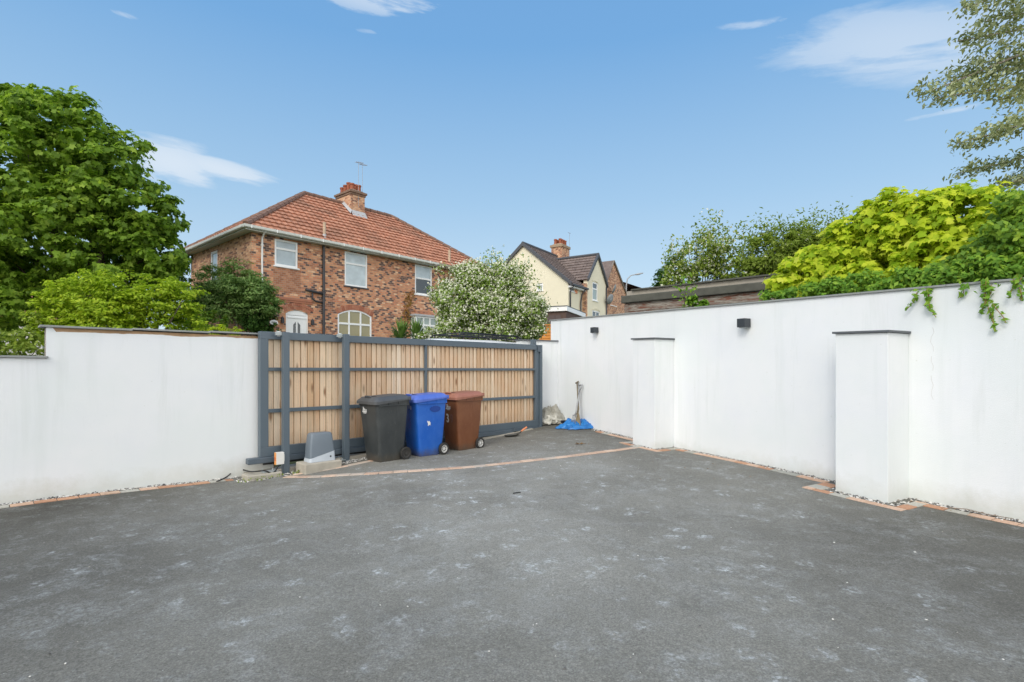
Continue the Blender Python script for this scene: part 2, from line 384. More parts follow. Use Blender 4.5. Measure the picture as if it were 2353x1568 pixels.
# ---- tarmac drive
mb = MB(); ss = np.arange(-12,10.6,.3); qs = np.arange(-9,8.45,.3); n = len(qs)
for s in ss:
    for q in qs:
        p = sq(s,q); mb.v.append((p.x,p.y,gz(p.x,p.y)))
for i in range(len(ss)-1):
    for j in range(n-1):
        c = sq(ss[i]+.15, qs[j]+.15)
        if (c-R0).dot(RN) < -.12 : continue
        mb.f.append((i*n+j,(i+1)*n+j,(i+1)*n+j+1,i*n+j+1))
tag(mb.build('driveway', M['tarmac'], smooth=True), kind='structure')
# ---- lane outside the gate
mb = MB(); ss = np.arange(-60,61,2.0); qs = [9.6,10.5,11.5,12.5,13.5,14.4]
for s in ss:
    for q in qs: p = sq(s,q); mb.v.append((p.x,p.y,outz(p.x,p.y)+.05))
for i in range(len(ss)-1):
    for j in range(len(qs)-1): mb.f.append((i*6+j,(i+1)*6+j,(i+1)*6+j+1,i*6+j+1))
tag(mb.build('road', M['road'], smooth=True), kind='structure')

# ------------------------------------------------------------------ boundary walls
# left wall
lw = empty('boundary_wall', sq(0,8.28,0), R(45))
tag(lw, 'white rendered wall left of the gate with a step down and bare strip under its coping', 'wall')
S_STEP = .516
mb = MB()
mb.box(-9, S_STEP, 0, .22, -.6, 1.735)                         # lower run
mb.box(S_STEP, 3.15, .014, .22, -.6, 2.10)                      # core of the higher run
mb.build('wall_core', M['strip'], lw)
mb = MB(); mb.box(-9, S_STEP, -.004, .0, -.6, 1.733)
mb.build('render', M['render'], lw)
mb = MB(); xs = np.arange(S_STEP, 3.1501, .03); top = []
for i,x in enumerate(xs):
    k = mn.noise(Vector((x*2.3,0,3)))*.020 + mn.noise(Vector((x*14,0,9)))*.007
    top.append(2.055 + k + (.045 if x < S_STEP+.07 else 0) + .012*(x-S_STEP)/2.6)
for i in range(len(xs)-1):
    a,b = xs[i],xs[i+1]
    vs = [(a,-.004,-.6),(b,-.004,-.6),(b,-.004,top[i+1]),(a,-.004,top[i]),(b,.016,top[i+1]),(a,.016,top[i])]
    mb.add(vs, [(0,1,2,3),(3,2,4,5)])
mb.add([(S_STEP,-.004,-.6),(S_STEP,-.004,2.10),(S_STEP,.22,2.10),(S_STEP,.22,-.6)], [(0,1,2,3)])
mb.build('render', M['render'], lw)
mb = MB(); x = -9
while x < S_STEP+.02:
    e = min(x+.9, S_STEP+.02); mb.box(x+.002, e-.002, -.035, .25, 1.737, 1.762); x = e
mb.build('coping', M['coping'], lw, bevel=.003)
mb = MB(); x = S_STEP-.06
while x < 3.15:
    e = min(x+.9, 3.15); dz = .013*(x-S_STEP); mb.box(x+.002, e-.002, -.03, .25, 2.103+dz, 2.127+dz); x = e
mb.build('coping', M['coping'], lw, bevel=.003)

# right wall
rwall = empty('boundary_wall', (0,0,0)); tag(rwall, 'tall white rendered wall on the right with two piers and vines along its top', 'wall')
def T(t): return ZE+1.19-.0337*t
mb = MB(); t0,t1 = -.31, 15.0; B = -.7
for p0,p1,nm in ((-.22,0,'r'),):
    vs = [rw(t0,p0,B),rw(t1,p0,B),rw(t1,p1,B),rw(t0,p1,B),rw(t0,p0,T(t0)),rw(t1,p0,T(t1)),rw(t1,p1,T(t1)),rw(t0,p1,T(t0))]
    mb.add(vs, [(0,1,2,3),(4,5,6,7),(0,1,5,4),(2,3,7,6),(1,2,6,5),(3,0,4,7)])
mb.build('render', M['render'], rwall)
def slab(mb, ta, tb, pa, pb, za, zb, th):
    vs = [rw(ta,pa,za),rw(tb,pa,zb),rw(tb,pb,zb),rw(ta,pb,za),rw(ta,pa,za+th),rw(tb,pa,zb+th),rw(tb,pb,zb+th),rw(ta,pb,za+th)]
    mb.add(vs, [(0,1,2,3),(4,5,6,7),(0,1,5,4),(2,3,7,6),(1,2,6,5),(3,0,4,7)])
mb = MB(); t = -.34
while t < 15:
    e = t+.9; slab(mb, t+.002, e-.002, -.25, .028, T(t)+.002, T(e)+.002, .024); t = e
mb.build('coping', M['coping'], rwall, bevel=.003)
for ta,tb,zc in ((3.14,3.70,ZE+.568),(6.797,7.384,ZE+.457)):
    mb = MB(); p = .462; zt = zc-.028
    mb.loft([[rw(ta,.002,B),rw(tb,.002,B),rw(tb,p,B),rw(ta,p,B)],[rw(ta,.002,zt+.012),rw(tb,.002,zt-.005),rw(tb,p,zt-.005),rw(ta,p,zt+.012)]])
    pr = mb.build('pier', M['render'], rwall, bevel=.004)
    mb = MB(); slab(mb, ta-.028, tb+.028, .002, p+.028, zt+.015, zt-.002, .026)
    mb.build('pier_cap', M['slate'], pr, bevel=.003)
# short return wall by the gate
rt = empty('return_wall', (0,0,0)); tag(rt, 'short white wall end between the gate and the tall right wall', 'wall')
def rr(L, k, z): return R0+RN*L-RD*k+Vector((0,0,z))
mb = MB(); mb.loft([[rr(.003,0,-.5),rr(1.03,0,-.5),rr(1.03,.22,-.5),rr(.003,.22,-.5)],[rr(.003,0,2.275),rr(1.03,0,2.275),rr(1.03,.22,2.275),rr(.003,.22,2.275)]])
mb.build('render', M['render'], rt)
mb = MB(); mb.loft([[rr(.003,-.03,z),rr(1.06,-.03,z),rr(1.06,.25,z),rr(.003,.25,z)] for z in (2.278,2.304)]); mb.build('coping', M['slate'], rt)

cr_ = []; random.seed(2)
for k in range(16): cr_.append((7.62+.012*math.sin(k*1.7)+random.uniform(-.006,.006), T(7.62)-.45-k*.055))
mb = MB()
for k in range(15):
    (ta,za),(tb_,zb__) = cr_[k],cr_[k+1]; w_ = .0016+.0012*random.random()
    if k in (5,9): continue
    mb.add([rw(ta-w_,.0015,za),rw(ta+w_,.0015,za),rw(tb_+w_,.0015,zb__),rw(tb_-w_,.0015,zb__)],[(0,1,2,3)])
# kept in the wall's own mesh group as a surface flaw
mb.build('crack', simple('crack_grey',(.60,.60,.58),.95), rwall)
# wall lamps
def lamp(t, zc, size, lab):
    o = empty('wall_lamp', rw(t, .001, zc)); o.rotation_euler = (0,0,math.atan2(RD.y,RD.x))
    h = size/2
    mb = MB(); mb.box(-h*.8,h*.8,-.008,.0,-h*.8,h*.8); mb.build('back_plate', M['black'], o)
    mb = MB(); mb.box(-h,h,-.008-size,-.008,-h+.008,h); mb.build('housing', M['lampbody'], o, bevel=.003)
    mb = MB(); mb.box(-h*.7,h*.7,-.004-size*.85,-.03,-h-.002,-h+.0075); mb.build('lens', M['galv'], o)
    tag(o, lab, 'wall lamp', 'cube wall lamps on the right wall')
M['lampbody'] = simple('anthracite', (.035,.042,.05), .45, var=.1)
lamp(1.5, ZE+.848, .125, 'dark cube lamp nearer the gate, above and left of the far pier')
lamp(5.2, ZE+.715, .14, 'dark cube lamp between the two piers of the white wall')

# ------------------------------------------------------------------ sliding gate
Q0 = 8.12
GM = Matrix.Rotation(R(45),4,'Z')
def groot(name, s, q, z=0): return empty(name, sq(s,q,z), R(45))
g = groot('sliding_gate', 0, 0); tag(g, 'sliding gate of vertical timber boards in a grey steel frame', 'gate')
sL, sR = 2.877, 8.995; zt, zb = ZE+.568, ZE-1.292
mb = MB()
mb.box(sL, sR, Q0, Q0+.1, zt-.112, zt)                                  # top
mb.box(sL, sR, Q0, Q0+.1, zb, zb+.142)                                  # bottom
mb.box(sL, sL+.118, Q0, Q0+.1, zb+.1425, zt-.1125)
mb.box(sR-.118, sR, Q0, Q0+.1, zb+.1425, zt-.1125)
mb.build('frame', M['steel'], g, bevel=.004)
for z0,z1 in ((1.583,1.633),(.957,1.013)):
    mb = MB(); mb.box(sL+.1185, sR-.1185, Q0+.012, Q0+.052, z0, z1); mb.build('rail', M['steel'], g, bevel=.003)
sm = 5.86
for a,b in ((zb+.1425,.9565),(1.0135,1.5825),(1.6335,zt-.1125)):
    mb = MB(); mb.box(sm-.024, sm+.024, Q0+.012, Q0+.052, a, b); mb.build('stile', M['steel'], g, bevel=.003)
mb = MB(); x = sL+.119; i = 0
while x < sR-.12:
    w = min(random.uniform(.094,.108), sR-.119-x)
    y0 = Q0+.055; j = random.uniform(0,.004)
    a,b = x, x+w-.005
    vs = [(a,y0-.002+j,zb+.143),(b,y0+j+.018,zb+.143),(b,y0+.026+j,zb+.143),(a,y0+.022+j,zb+.143)]
    mb.loft([vs, [(v[0],v[1],zt-.113) for v in vs]])
    x += w; i += 1
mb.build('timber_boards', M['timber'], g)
mb = MB(); mb.box(sL+.119, sR-.119, Q0+.086, Q0+.096, zb+.143, zt-.113); mb.build('backing', M['wood_dk'], g)  # dark sheet added so the gaps between boards look shaded
mb = MB(); mb.box(2.70, sR+.0, Q0-.03, Q0+.09, zb-.09, zb-.003); mb.build('track_rail', M['steel_lo'], g, bevel=.012, seg=3)
mb = MB(); mb.box(2.93, sR-.02, Q0+.03, Q0+.06, zb-.125, zb-.092)
mb.build('gear_rack', M['black'], g)
mb = MB(); mb.box(8.12,8.38,Q0-.055,Q0-.032,zb-.05,zb+.02); mb.build('stop_plate', M['steel_lo'], g, bevel=.004)
# posts
def gpost(px, q, ztop, w, lab, bracket=True):
    s = at_q(px, q); o = groot('gate_post', s, q); P = sq(s,q); zg = gz(P.x,P.y)
    mb = MB(); mb.box(-w/2,w/2,-w/2,w/2,zg-.3,ztop); mb.build('post', M['steel'], o, bevel=.005, seg=2)
    if bracket:
        mb = MB(); mb.box(-w/2-.09,-w/2-.002,.01,.05,ztop-.05,ztop+.0); mb.build('bracket', M['galv'], o, bevel=.003)
        mb = MB(); mb.tube([(-w/2-.035,.05,ztop-.062),(-w/2-.035,.05,ztop+.014)],.022,12); mb.build('guide_roller', M['box_white'], o, smooth=True, angle=40)
        for bx in (-.07,-.02): mb = MB(); mb.tube([(-w/2+bx,.03,ztop),(-w/2+bx,.03,ztop+.018)],.007,6); mb.build('bolt', M['galv'], o)
    tag(o, lab, 'post', 'grey steel guide posts of the gate'); return o, s, zg
p1,s1,zg1 = gpost(656.0, 7.995, ZE+.562, .092, 'leftmost grey guide post of the gate with a small junction box at its foot')
p2,s2,zg2 = gpost(794.5, 7.995, ZE+.578, .092, 'grey guide post between the gate motor and the black bin')
p3,s3,zg3 = gpost(1225.5, 8.30, ZE+.70, .10, 'grey post behind the far end of the gate by the wall', False)
o = groot('receiving_post', 0, 0); tag(o, 'slim grey closing post clasping the right end of the gate', 'post')
mb = MB(); P = sq(9.0,8.2); mb.box(sR+.012, sR+.075, Q0-.04, Q0+.12, gz(P.x,P.y)-.2, zt-.0); mb.build('post', M['steel'], o, bevel=.004)
mb = MB(); mb.box(sR-.06, sR+.011, Q0-.034, Q0-.004, zt-.16, zt-.005); mb.build('catch', M['steel_lo'], o, bevel=.004)
# footing beam
mb = MB(); pts = np.arange(2.7,9.2,.5)
secs = []
for s in pts:
    P = sq(s,8.15); z = gz(P.x,P.y)
    tz = min(.20, z+.055)
    tz = max(z+.02, tz)
    secs.append([(s,8.02,z-.2),(s,8.32,z-.2),(s,8.32,tz),(s,8.02,tz)])
mb.loft(secs); o = mb.build('concrete_footing', M['concrete']); o.rotation_euler = (0,0,R(45)); tag(o, 'low concrete strip footing running beneath the gate', 'footing')

# junction box
o = groot('junction_box', s1-.112, 7.93, ZE-1.305); tag(o, 'small white box with orange edge fixed to the leftmost gate post', 'junction box')
mb = MB(); mb.box(-.058,.058,-.03,.035,-.09,.09); mb.build('lid', M['box_white'], o, bevel=.006)
mb = MB(); mb.box(-.064,-.059,-.028,.033,-.088,.088); mb.build('side_panel', M['box_orange'], o)
mb = MB(); mb.box(-.067,-.0645,-.012,.012,-.03,.02); mb.build('sticker', simple('red_sticker',(.45,.03,.04),.5), o)
mb = MB(); mb.box(.058,.072,-.01,.02,-.05,.05); mb.build('clamp', M['galv'], o)
# motor on its plinth
sm_, qm = 3.62, 7.77
P = sq(sm_,qm); zgm = gz(P.x,P.y)
pl = groot('concrete_plinth', sm_, qm, zgm); tag(pl, 'rough concrete block plinth carrying the gate motor', 'plinth')
mb = MB(); mb.box(-.30,.28,-.17,.17,-.1,.135); mb.build('block', M['concrete'], pl, bevel=.018, seg=2)
mo = groot('gate_motor', sm_, qm, zgm+.137); tag(mo, 'grey plastic sliding gate motor with pale base cover on a concrete plinth', 'gate motor')
def rrect(x0,x1,y0,y1,z,r,n=4):
    out = []
    for cx,cy,a0 in ((x1-r,y1-r,0),(x0+r,y1-r,90),(x0+r,y0+r,180),(x1-r,y0+r,270)):
        for k in range(n+1):
            a = R(a0+90*k/n); out.append(Vector((cx+r*math.cos(a), cy+r*math.sin(a), z)))
    return out
mb = MB(); secs = []
for z,dx,dy in ((.0,.205,.115),(.03,.203,.114),(.10,.197,.108)): secs.append(rrect(-dx,dx,-dy,dy,z,.03))
def skew(sec, a): return [Vector((v.x, v.y, v.z + (a*(v.x) if v.z > .05 else 0))) for v in sec]
mb.loft([secs[0],secs[1],skew(secs[2],.24)]); mb.build('base_cover', M['motor_lt'], mo, smooth=True, angle=35)
mb = MB(); secs = [skew(rrect(-.195,.195,-.106,.106,.102,.03),.24)]
for z,dx,dy in ((.24,.185,.10),(.40,.168,.09),(.425,.160,.084),(.436,.145,.07)):
    secs.append([Vector((v.x, v.y, v.z-.012*(v.x/.17)**2*(1 if z>.3 else 0))) for v in rrect(-dx,dx,-dy,dy,z,.03)])
mb.loft(secs); mb.build('housing', M['motor'], mo, smooth=True, angle=35)
mb = MB(); mb.tube([(.12,-.113,.065),(.12,-.119,.065)],.013,14); mb.build('key_lock', M['black'], mo)
mb = MB(); mb.box(.035,.165,-.1155,-.1135,.035,.095); mb.build('release_flap', M['motor_lt'], mo)
# concrete blocks by the post and steel plate
P = sq(2.86,7.93); zb_ = gz(P.x,P.y)
o = groot('concrete_block', 2.86, 7.95, zb_); tag(o, 'concrete block at the foot of the wall left of the gate post', 'block')
mb = MB(); mb.box(-.26,.22,-.13,.12,-.1,.075); mb.build('block', M['concrete'], o, bevel=.015)
mb = MB(); mb.box(-.03,.18,-.08,.08,.078,.088); mb.build('steel_plate', M['galv'], o)
for x,y in ((.0,-.05),(.15,-.05),(0,.05),(.15,.05)): mb = MB(); mb.tube([(x,y,.088),(x,y,.112)],.011,6); mb.build('bolt', M['galv'], o)
o = groot('steel_plate', 3.98, 8.0, gz(sq(3.98,8).x, sq(3.98,8).y)+.04); tag(o, 'galvanised roller plate on the ground between motor and gate post', 'plate')
mb = MB(); mb.box(-.15,.15,-.07,.07,0,.012); mb.build('plate', M['galv'], o)
for x in (-.1,.1):
    for y in (-.045,.045): mb = MB(); mb.tube([(x,y,.012),(x,y,.035)],.011,6); mb.build('bolt', M['galv'], o)
# cable
pts = []
A = ground_at(497,1109); Bc = sq(s1-.13,7.9, ZE-1.40)
ctl = [A+Vector((0,0,.012)), A+Vector((.08,.10,.05)), ground_at(545,1088)+Vector((0,0,.06)), sq(2.68,7.9,.155), sq(2.85,7.86,.15), sq(2.95,7.85,.10), Bc]
for i in range(len(ctl)-1):
    p0 = ctl[max(0,i-1)]; p1_ = ctl[i]; p2_ = ctl[i+1]; p3_ = ctl[min(len(ctl)-1,i+2)]
    for k in range(6):
        t = k/6; pts.append(.5*((2*p1_)+(-p0+p2_)*t+(2*p0-5*p1_+4*p2_-p3_)*t*t+(-p0+3*p1_-3*p2_+p3_)*t**3))
pts.append(ctl[-1]); mb = MB(); mb.tube(pts, .010, 8); tag(mb.build('cable', M['black'], smooth=True), 'black cable looping from the ground to the junction box', 'cable')

# ------------------------------------------------------------------ block paving and gravel
def brick_row(name, pts, mat, width=.122, length=.2, lift=.006, cross=False):
    mb = MB()
    pts = [Vector((p[0],p[1],0)) for p in pts]
    L = [0]
    for i in range(1,len(pts)): L.append(L[-1]+(pts[i]-pts[i-1]).length)
    def at(d):
        for i in range(1,len(pts)):
            if d <= L[i] or i == len(pts)-1:
                t = (d-L[i-1])/(L[i]-L[i-1]); return pts[i-1].lerp(pts[i], t), (pts[i]-pts[i-1]).normalized()
    d = 0
    while d < L[-1]-.03:
        e = min(d+length, L[-1]); a,_ = at(d+.004); b,dr = at(e-.004); dr = (b-a).normalized(); nn = Vector((-dr.y,dr.x,0))
        j = random.uniform(-.003,.003); lz = lift+random.uniform(-.002,.003)
        base = []
        for p,sg in ((a,-1),(b,-1),(b,1),(a,1)):
            q = p+nn*(sg*(width/2-.003)+j); base.append(Vector((q.x,q.y,gz(q.x,q.y))))
        c = sum((base[i] for i in range(4)), Vector())/4
        top = [v+Vector((0,0,lz)) for v in base]; ti = [v+(c-v)*.05+Vector((0,0,lz+.003)) for v in base]; bt = [v-Vector((0,0,.04)) for v in base]
        mb.loft([bt, top, ti]); d = e
    return tag(mb.build(name, mat), kind='structure')
brick_row('brick_edging', [ground_at(*p) for p in ((655,1096.5),(730,1096),(797,1092),(870,1088),(950,1083),(1060,1075.5),(1164,1065),(1300,1050),(1400,1037.5),(1462,1029))], M['paver_pink'])
brick_row('brick_edging', [ground_at(*p) for p in ((672,1091),(745,1081),(800,1070.5),(862,1058))], M['paver_pink'])
qa = 8.28-.14
lp = [sq(s,8.28-.17) for s in np.arange(-8,2.55,.5)]
brick_row('brick_edging', lp, M['paver'])
def rp(t,p): v = rw(t,p,0); return (v.x,v.y)
o1 = .155
path = [rp(1.7,o1), rp(2.86,o1)]
brick_row('brick_edging', path, M['paver'])
brick_row('brick_edging', [rp(2.98,.11), rp(2.98,.60)], M['paver'], lift=.009)
brick_row('brick_edging', [rp(3.04,.56), rp(3.92,.56)], M['paver'], lift=.004)
brick_row('brick_edging', [rp(3.87,.50), rp(3.87,.11)], M['paver'], lift=.009)
brick_row('brick_edging', [rp(3.93,o1), rp(6.52,o1)], M['paver'])
brick_row('brick_edging', [rp(6.58,.20), rp(6.58,.70)], M['paver'], lift=.009)
brick_row('brick_edging', [rp(6.64,.20), rp(6.64,.62)], M['paver'], lift=.007)
brick_row('brick_edging', [rp(6.64,.63), rp(7.62,.63)], M['paver'], lift=.004)
brick_row('brick_edging', [rp(7.57,.56), rp(7.57,.11)], M['paver'], lift=.009)
brick_row('brick_edging', [rp(7.63,o1+.03), rp(14,o1+.03)], M['paver'])
def pebbles(name, sampler, n, smin=.008, smax=.020, mat='gravel', flat=.7):
    mb = MB()
    for i in range(n):
        x,y = sampler(); z = gz(x,y); r = random.uniform(smin,smax)*random.uniform(.7,1)
        a = random.uniform(0,6.28); sx,sy,sz = r*random.uniform(.8,1.4), r*random.uniform(.7,1), r*flat*random.uniform(.7,1.1)
        ca,sa = math.cos(a),math.sin(a); k = random.uniform(-.3,.3)*r
        raw = [(sx,0,0),(0,sy,k),(-sx,0,0),(0,-sy,-k),(0,0,sz),(.3*sx,.5*sy,sz*.8),(-.5*sx,.3*sy,sz*.8)]
        vs = [(x+p[0]*ca-p[1]*sa, y+p[0]*sa+p[1]*ca, z+p[2]+.004+sz*.2) for p in raw]
        mb.add(vs, [(0,1,5),(1,6,5),(1,2,6),(2,4,6),(2,3,4),(3,0,4),(0,5,4),(5,6,4)])
    return tag(mb.build(name, M[mat]), kind='stuff')
def samp_strip():
    r = random.random()
    if r < .34:
        p = sq(random.uniform(-3,2.6), 8.27-abs(random.gauss(.04,.035))); return p.x,p.y
    while True:
        t = random.uniform(1.4,11); pp = abs(random.gauss(.05,.035))
        if 2.95 < t < 3.16 or 3.68 < t < 3.84: pp = random.uniform(.0,.5)
        elif 3.14 < t < 3.7: pp = random.uniform(.465,.525)
        elif 6.63 < t < 6.8: pp = random.uniform(.0,.57)
        elif 6.79 < t < 7.39: pp = random.uniform(.465,.585)
        elif 7.38 < t < 7.55: pp = random.uniform(0,.55)
        return rp(t,pp)
tag(pebbles('gravel', samp_strip, 3800), 'white and grey pebbles along the foot of the walls', 'gravel')
def samp_motor():
    if random.random() < .6:
        p = sq(random.uniform(3.95,4.6), random.uniform(7.78,8.05)); return p.x,p.y
    p = sq(random.uniform(2.5,3.4), random.uniform(7.75,8.05)); return p.x,p.y
tag(pebbles('gravel', samp_motor, 650), 'pale pebbles round the gate motor and posts', 'gravel')
def samp_drive():
    v = ground_at(random.uniform(880,1500), random.uniform(985,1080)) if random.random() < .6 else ground_at(random.uniform(0,2353), random.uniform(1180,1560)); return v.x,v.y
tag(pebbles('loose_grit', samp_drive, 170, .004, .010), 'scattered loose stones on the tarmac', 'grit')

# ------------------------------------------------------------------ wheelie bins
def text_mesh(name, s, size, mat, parent, M4, ext=.0012, sx=1.0):
    cu = bpy.data.curves.new(name,'FONT'); cu.body = s; cu.size = size; cu.extrude = ext; cu.align_x = 'CENTER'; cu.align_y = 'CENTER'; cu.offset = size*.02
    t = bpy.data.objects.new('tmp', cu); col.objects.link(t); bpy.context.view_layer.update()
    me = bpy.data.meshes.new_from_object(t); bpy.data.objects.remove(t)
    me.name = name; me.transform(M4 @ Matrix.Diagonal((sx,1,1,1))); me.materials.clear(); me.materials.append(mat)
    o = bpy.data.objects.new(name, me); col.objects.link(o); o.parent = parent; return o
FR = lambda y,z: -.335 + .115*(1-z/.93)-.0     # front face x at height z
def make_bin(kind, s, q, rz, lab, scale=1.0):
    P = sq(s,q); root = empty('wheelie_bin', (P.x,P.y,gz(P.x,P.y)-.002), R(45)+rz); root.scale = (.94*scale,.94*scale,scale)
    tag(root, lab, 'wheelie bin', 'wheelie bins beside the gate')
    mb = MB(); secs = []
    for z,x0,x1,w,r in ((.0,-.205,.20,.215,.045),(.02,-.22,.215,.225,.05),(.16,-.238,.222,.235,.05),(.20,-.243,.275,.238,.05),(.5,-.275,.298,.258,.05),(.80,-.31,.315,.275,.05),(.90,-.322,.32,.282,.045),(.905,-.332,.33,.290,.045),(.985,-.337,.335,.293,.045)):
        secs.append(rrect(x0,x1,-w,w,z,r,5))
    mb.loft(secs); mb.build('body', M['bin_'+kind], root, smooth=True, angle=32)
    # rim ribs under the lid
    mb = MB(); mb.box(-.30,.32,-.302,-.292,.895,.91); [mb.box(x,x+.012,-.302,-.292,.91,.985) for x in (-.1,.1,.30)]
    mb.box(-.30,.32,.292,.302,.895,.91); mb.build('rim_rib', M['bin_'+kind], root, bevel=.002)
    # lid
    def lidsec(grow, ztop, zf):
        out = []
        for v in rrect(-.365-grow,.345+grow*.5,-.305-grow,.305+grow,0,.055,5):
            t = (v.x+.365)/.71; sk = smooth(.25,.55,t)
            out.append(Vector((v.x, v.y, zf(t,sk,v))))
        return out
    mb = MB()
    s0 = lidsec(-.012,0,lambda t,sk,v: .925+.055*sk)
    s1_ = lidsec(.006,0,lambda t,sk,v: .922+.055*sk)
    s2_ = lidsec(.006,0,lambda t,sk,v: .965+.030*sk+.005*t)
    s3 = lidsec(-.010,0,lambda t,sk,v: .985+.024*sk+.008*t)
    s4 = lidsec(-.035,0,lambda t,sk,v: 1.005+.020*sk+.015*t)
    s5 = lidsec(-.06,0,lambda t,sk,v: 1.030+.012*sk+.015*t)
    s6 = lidsec(-.11,0,lambda t,sk,v: 1.038+.012*sk+.018*t)
    mb.loft([s0,s1_,s2_,s3,s4,s5,s6]); lid = mb.build('lid', M['bin_'+kind+'_lid'], root, smooth=True, angle=30)
    mb = MB(); mb.tube([(-.30,-.10,1.02),(-.315,-.08,1.045),(-.315,.08,1.045),(-.30,.10,1.02)],.013,8); mb.build('grip', M['bin_'+kind+'_lid'], lid, smooth=True)
    mb = MB(); mb.box(-.262,-.20,-.09,.09,1.0435,1.0465); mb.build('grip_recess_shade', M['black'], lid)  # flat black strip painting the shade of a grip recess
    # hinge bar and handles at the back
    mb = MB(); mb.tube([(.365,-.27,1.012),(.365,.27,1.012)],.016,10)
    for y in (-.26,.26): mb.box(.30,.375,y-.02,y+.02,.965,1.03)
    mb.build('handle', M['bin_'+kind+'_lid'], root, smooth=True, angle=35, bevel=.004)
    mb = MB(); mb.tube([(.262,-.29,.105),(.262,.29,.105)],.011,8); mb.build('axle', M['rimk'], root)
    for y in (-.272,.272):
        sg = 1 if y < 0 else -1
        W = Matrix.Translation((.262,y,.105)) @ Matrix.Rotation(R(90),4,'X')
        mb = MB(); mb.lathe([(.066,-.022),(.094,-.025),(.103,-.018),(.105,-.006),(.105,.006),(.103,.018),(.094,.025),(.066,.022)],28,W)
        wo = mb.build('wheel', M['tyre'], root, smooth=True, angle=40)
        rm = M['rimk'] if kind == 'black' else M['rimw']
        mb = MB(); mb.lathe([(.056,-.016),(.068,-.019),(.068,.019),(.056,.016)],24,W)
        mb.lathe([(.0,-.02),(.018,-.021),(.018,.021),(.0,.02)],14,W)
        for k in range(8):
            Wk = W @ Matrix.Rotation(2*math.pi*k/8,4,'Z'); mb.box(.014,.060,-.005,.005,-.012,.012,Wk)
        mb.build('rim', rm, wo)
        mb = MB(); mb.lathe([(0,-.004),(.057,-.004),(.057,.004),(0,.004)],20,W); mb.build('hub_disc', M['rimk'], wo)
    # marks on the front face (faces local -x)
    FM = lambda y,z,d=.0: Matrix.Translation((FRX(z)-.003-d,y,z)) @ Matrix.Rotation(R(-90),4,'Z') @ Matrix.Rotation(R(90+6.5),4,'X')
    if kind in ('black','brown'):
        zc = .80 if kind == 'black' else .76
        y0 = .10 if kind == 'black' else .0
        mb = MB()
        for a,b,c,d in ((-.048,-.018,.030,.075),(-.03,-.002,.012,.05),(-.058,-.034,.008,.04)):
            mb.add([FM(y0,zc) @ Vector(v) for v in ((a,c,.001),(b,c,.001),(b-.004,d,.001),(a+.006,d*1.03,.001))], [(0,1,2,3)])
        mb.add([FM(y0,zc) @ Vector(v) for v in ((-.075,-.012,.001),(.065,-.012,.001),(.065,.006,.001),(-.075,.006,.001))], [(0,1,2,3)])
        mb.add([FM(y0,zc) @ Vector(v) for v in ((-.052,-.030,.001),(.045,-.030,.001),(.045,-.019,.001),(-.052,-.019,.001))], [(0,1,2,3)])
        mb.build('emblem', M['number'], root)
        text_mesh('lettering', 'East', .045, M['number'], root, FM(y0-.03,zc+.028))
    if kind == 'brown':
        text_mesh('number', '3', .22, M['number'], root, FM(.05,.57), sx=.8)
        text_mesh('number', '9', .22, M['number_faded'], root, FM(-.075,.57), sx=.8)
        mb = MB(); mb.prism([Vector(v) for v in ((.10,-.16,1.046),(.17,-.24,1.04),(.27,-.22,1.044),(.28,-.15,1.053),(.18,-.13,1.053))],(0,0,.005)); mb.build('white_mark', M['number'], lid)
    if kind == 'blue':
        text_mesh('number', '3', .20, M['number'], root, FM(.10,.80), sx=.8)
        for a in range(2):
            mb = MB(); mb.add([FM(-.02-a*.06,.84-a*.015) @ Vector(v) for v in ((-.012,-.03,.001),(.006,-.03,.001),(.016,.03,.001),(.0,.035,.001))], [(0,1,2,3)]); mb.build('scuff_mark', M['number'], root)
        mb = MB(); mb.add([FM(.005,.56) @ Vector(v) for v in ((-.05,-.10,.001),(.03,-.12,.001),(.055,-.02,.001),(.04,.09,.001),(-.01,.12,.001),(-.045,.06,.001),(-.03,-.02,.001))], [(0,1,2,3,4,5,6)])
        mb.build('faded_label', simple('pale_scuff',(.045,.11,.44),.5,var=.8,scale=70), root)
        # side marks: oval and torn paper scrap
        SM = lambda x,z: Matrix.Translation((x, -(.2255+(.282-.2255)*z/.9)-.0055, z)) @ Matrix.Rotation(R(90+3.5),4,'X')
        mb = MB(); mb.prism([SM(.07,.80) @ Vector((.115*math.cos(a)*(1+.04*math.sin(3*a)),.052*math.sin(a),0)) for a in [2*math.pi*k/32 for k in range(32)]], (0,-.0015,0)); mb.build('oval_label', M['oval_blue'], root)
        mb = MB(); mb.prism([SM(-.055,.56) @ Vector(v) for v in ((-.045,.05,0),(-.015,.03,0),(.0,.045,0),(.04,.0,0),(.02,-.01,0),(.045,-.035,0),(.01,-.025,0),(-.02,-.045,0),(-.02,-.005,0))], (0,-.002,0)); mb.build('paper_scrap', M['number'], root)
    return root
def FRX(z):
    zs = [0,.02,.16,.20,.5,.8,.9]; xs_ = [-.205,-.22,-.238,-.243,-.275,-.31,-.322]
    return float(np.interp(z, zs, xs_))-.002
make_bin('black', 4.62, 7.58, R(2), 'dark grey wheelie bin with black wheels, nearest the gate motor')
make_bin('blue', 5.39, 7.56, R(-3), 'blue wheelie bin standing between the dark grey and brown bins')
make_bin('brown', 6.26, 7.60, R(-1), 'brown wheelie bin marked with a white number three')
random.seed(21)

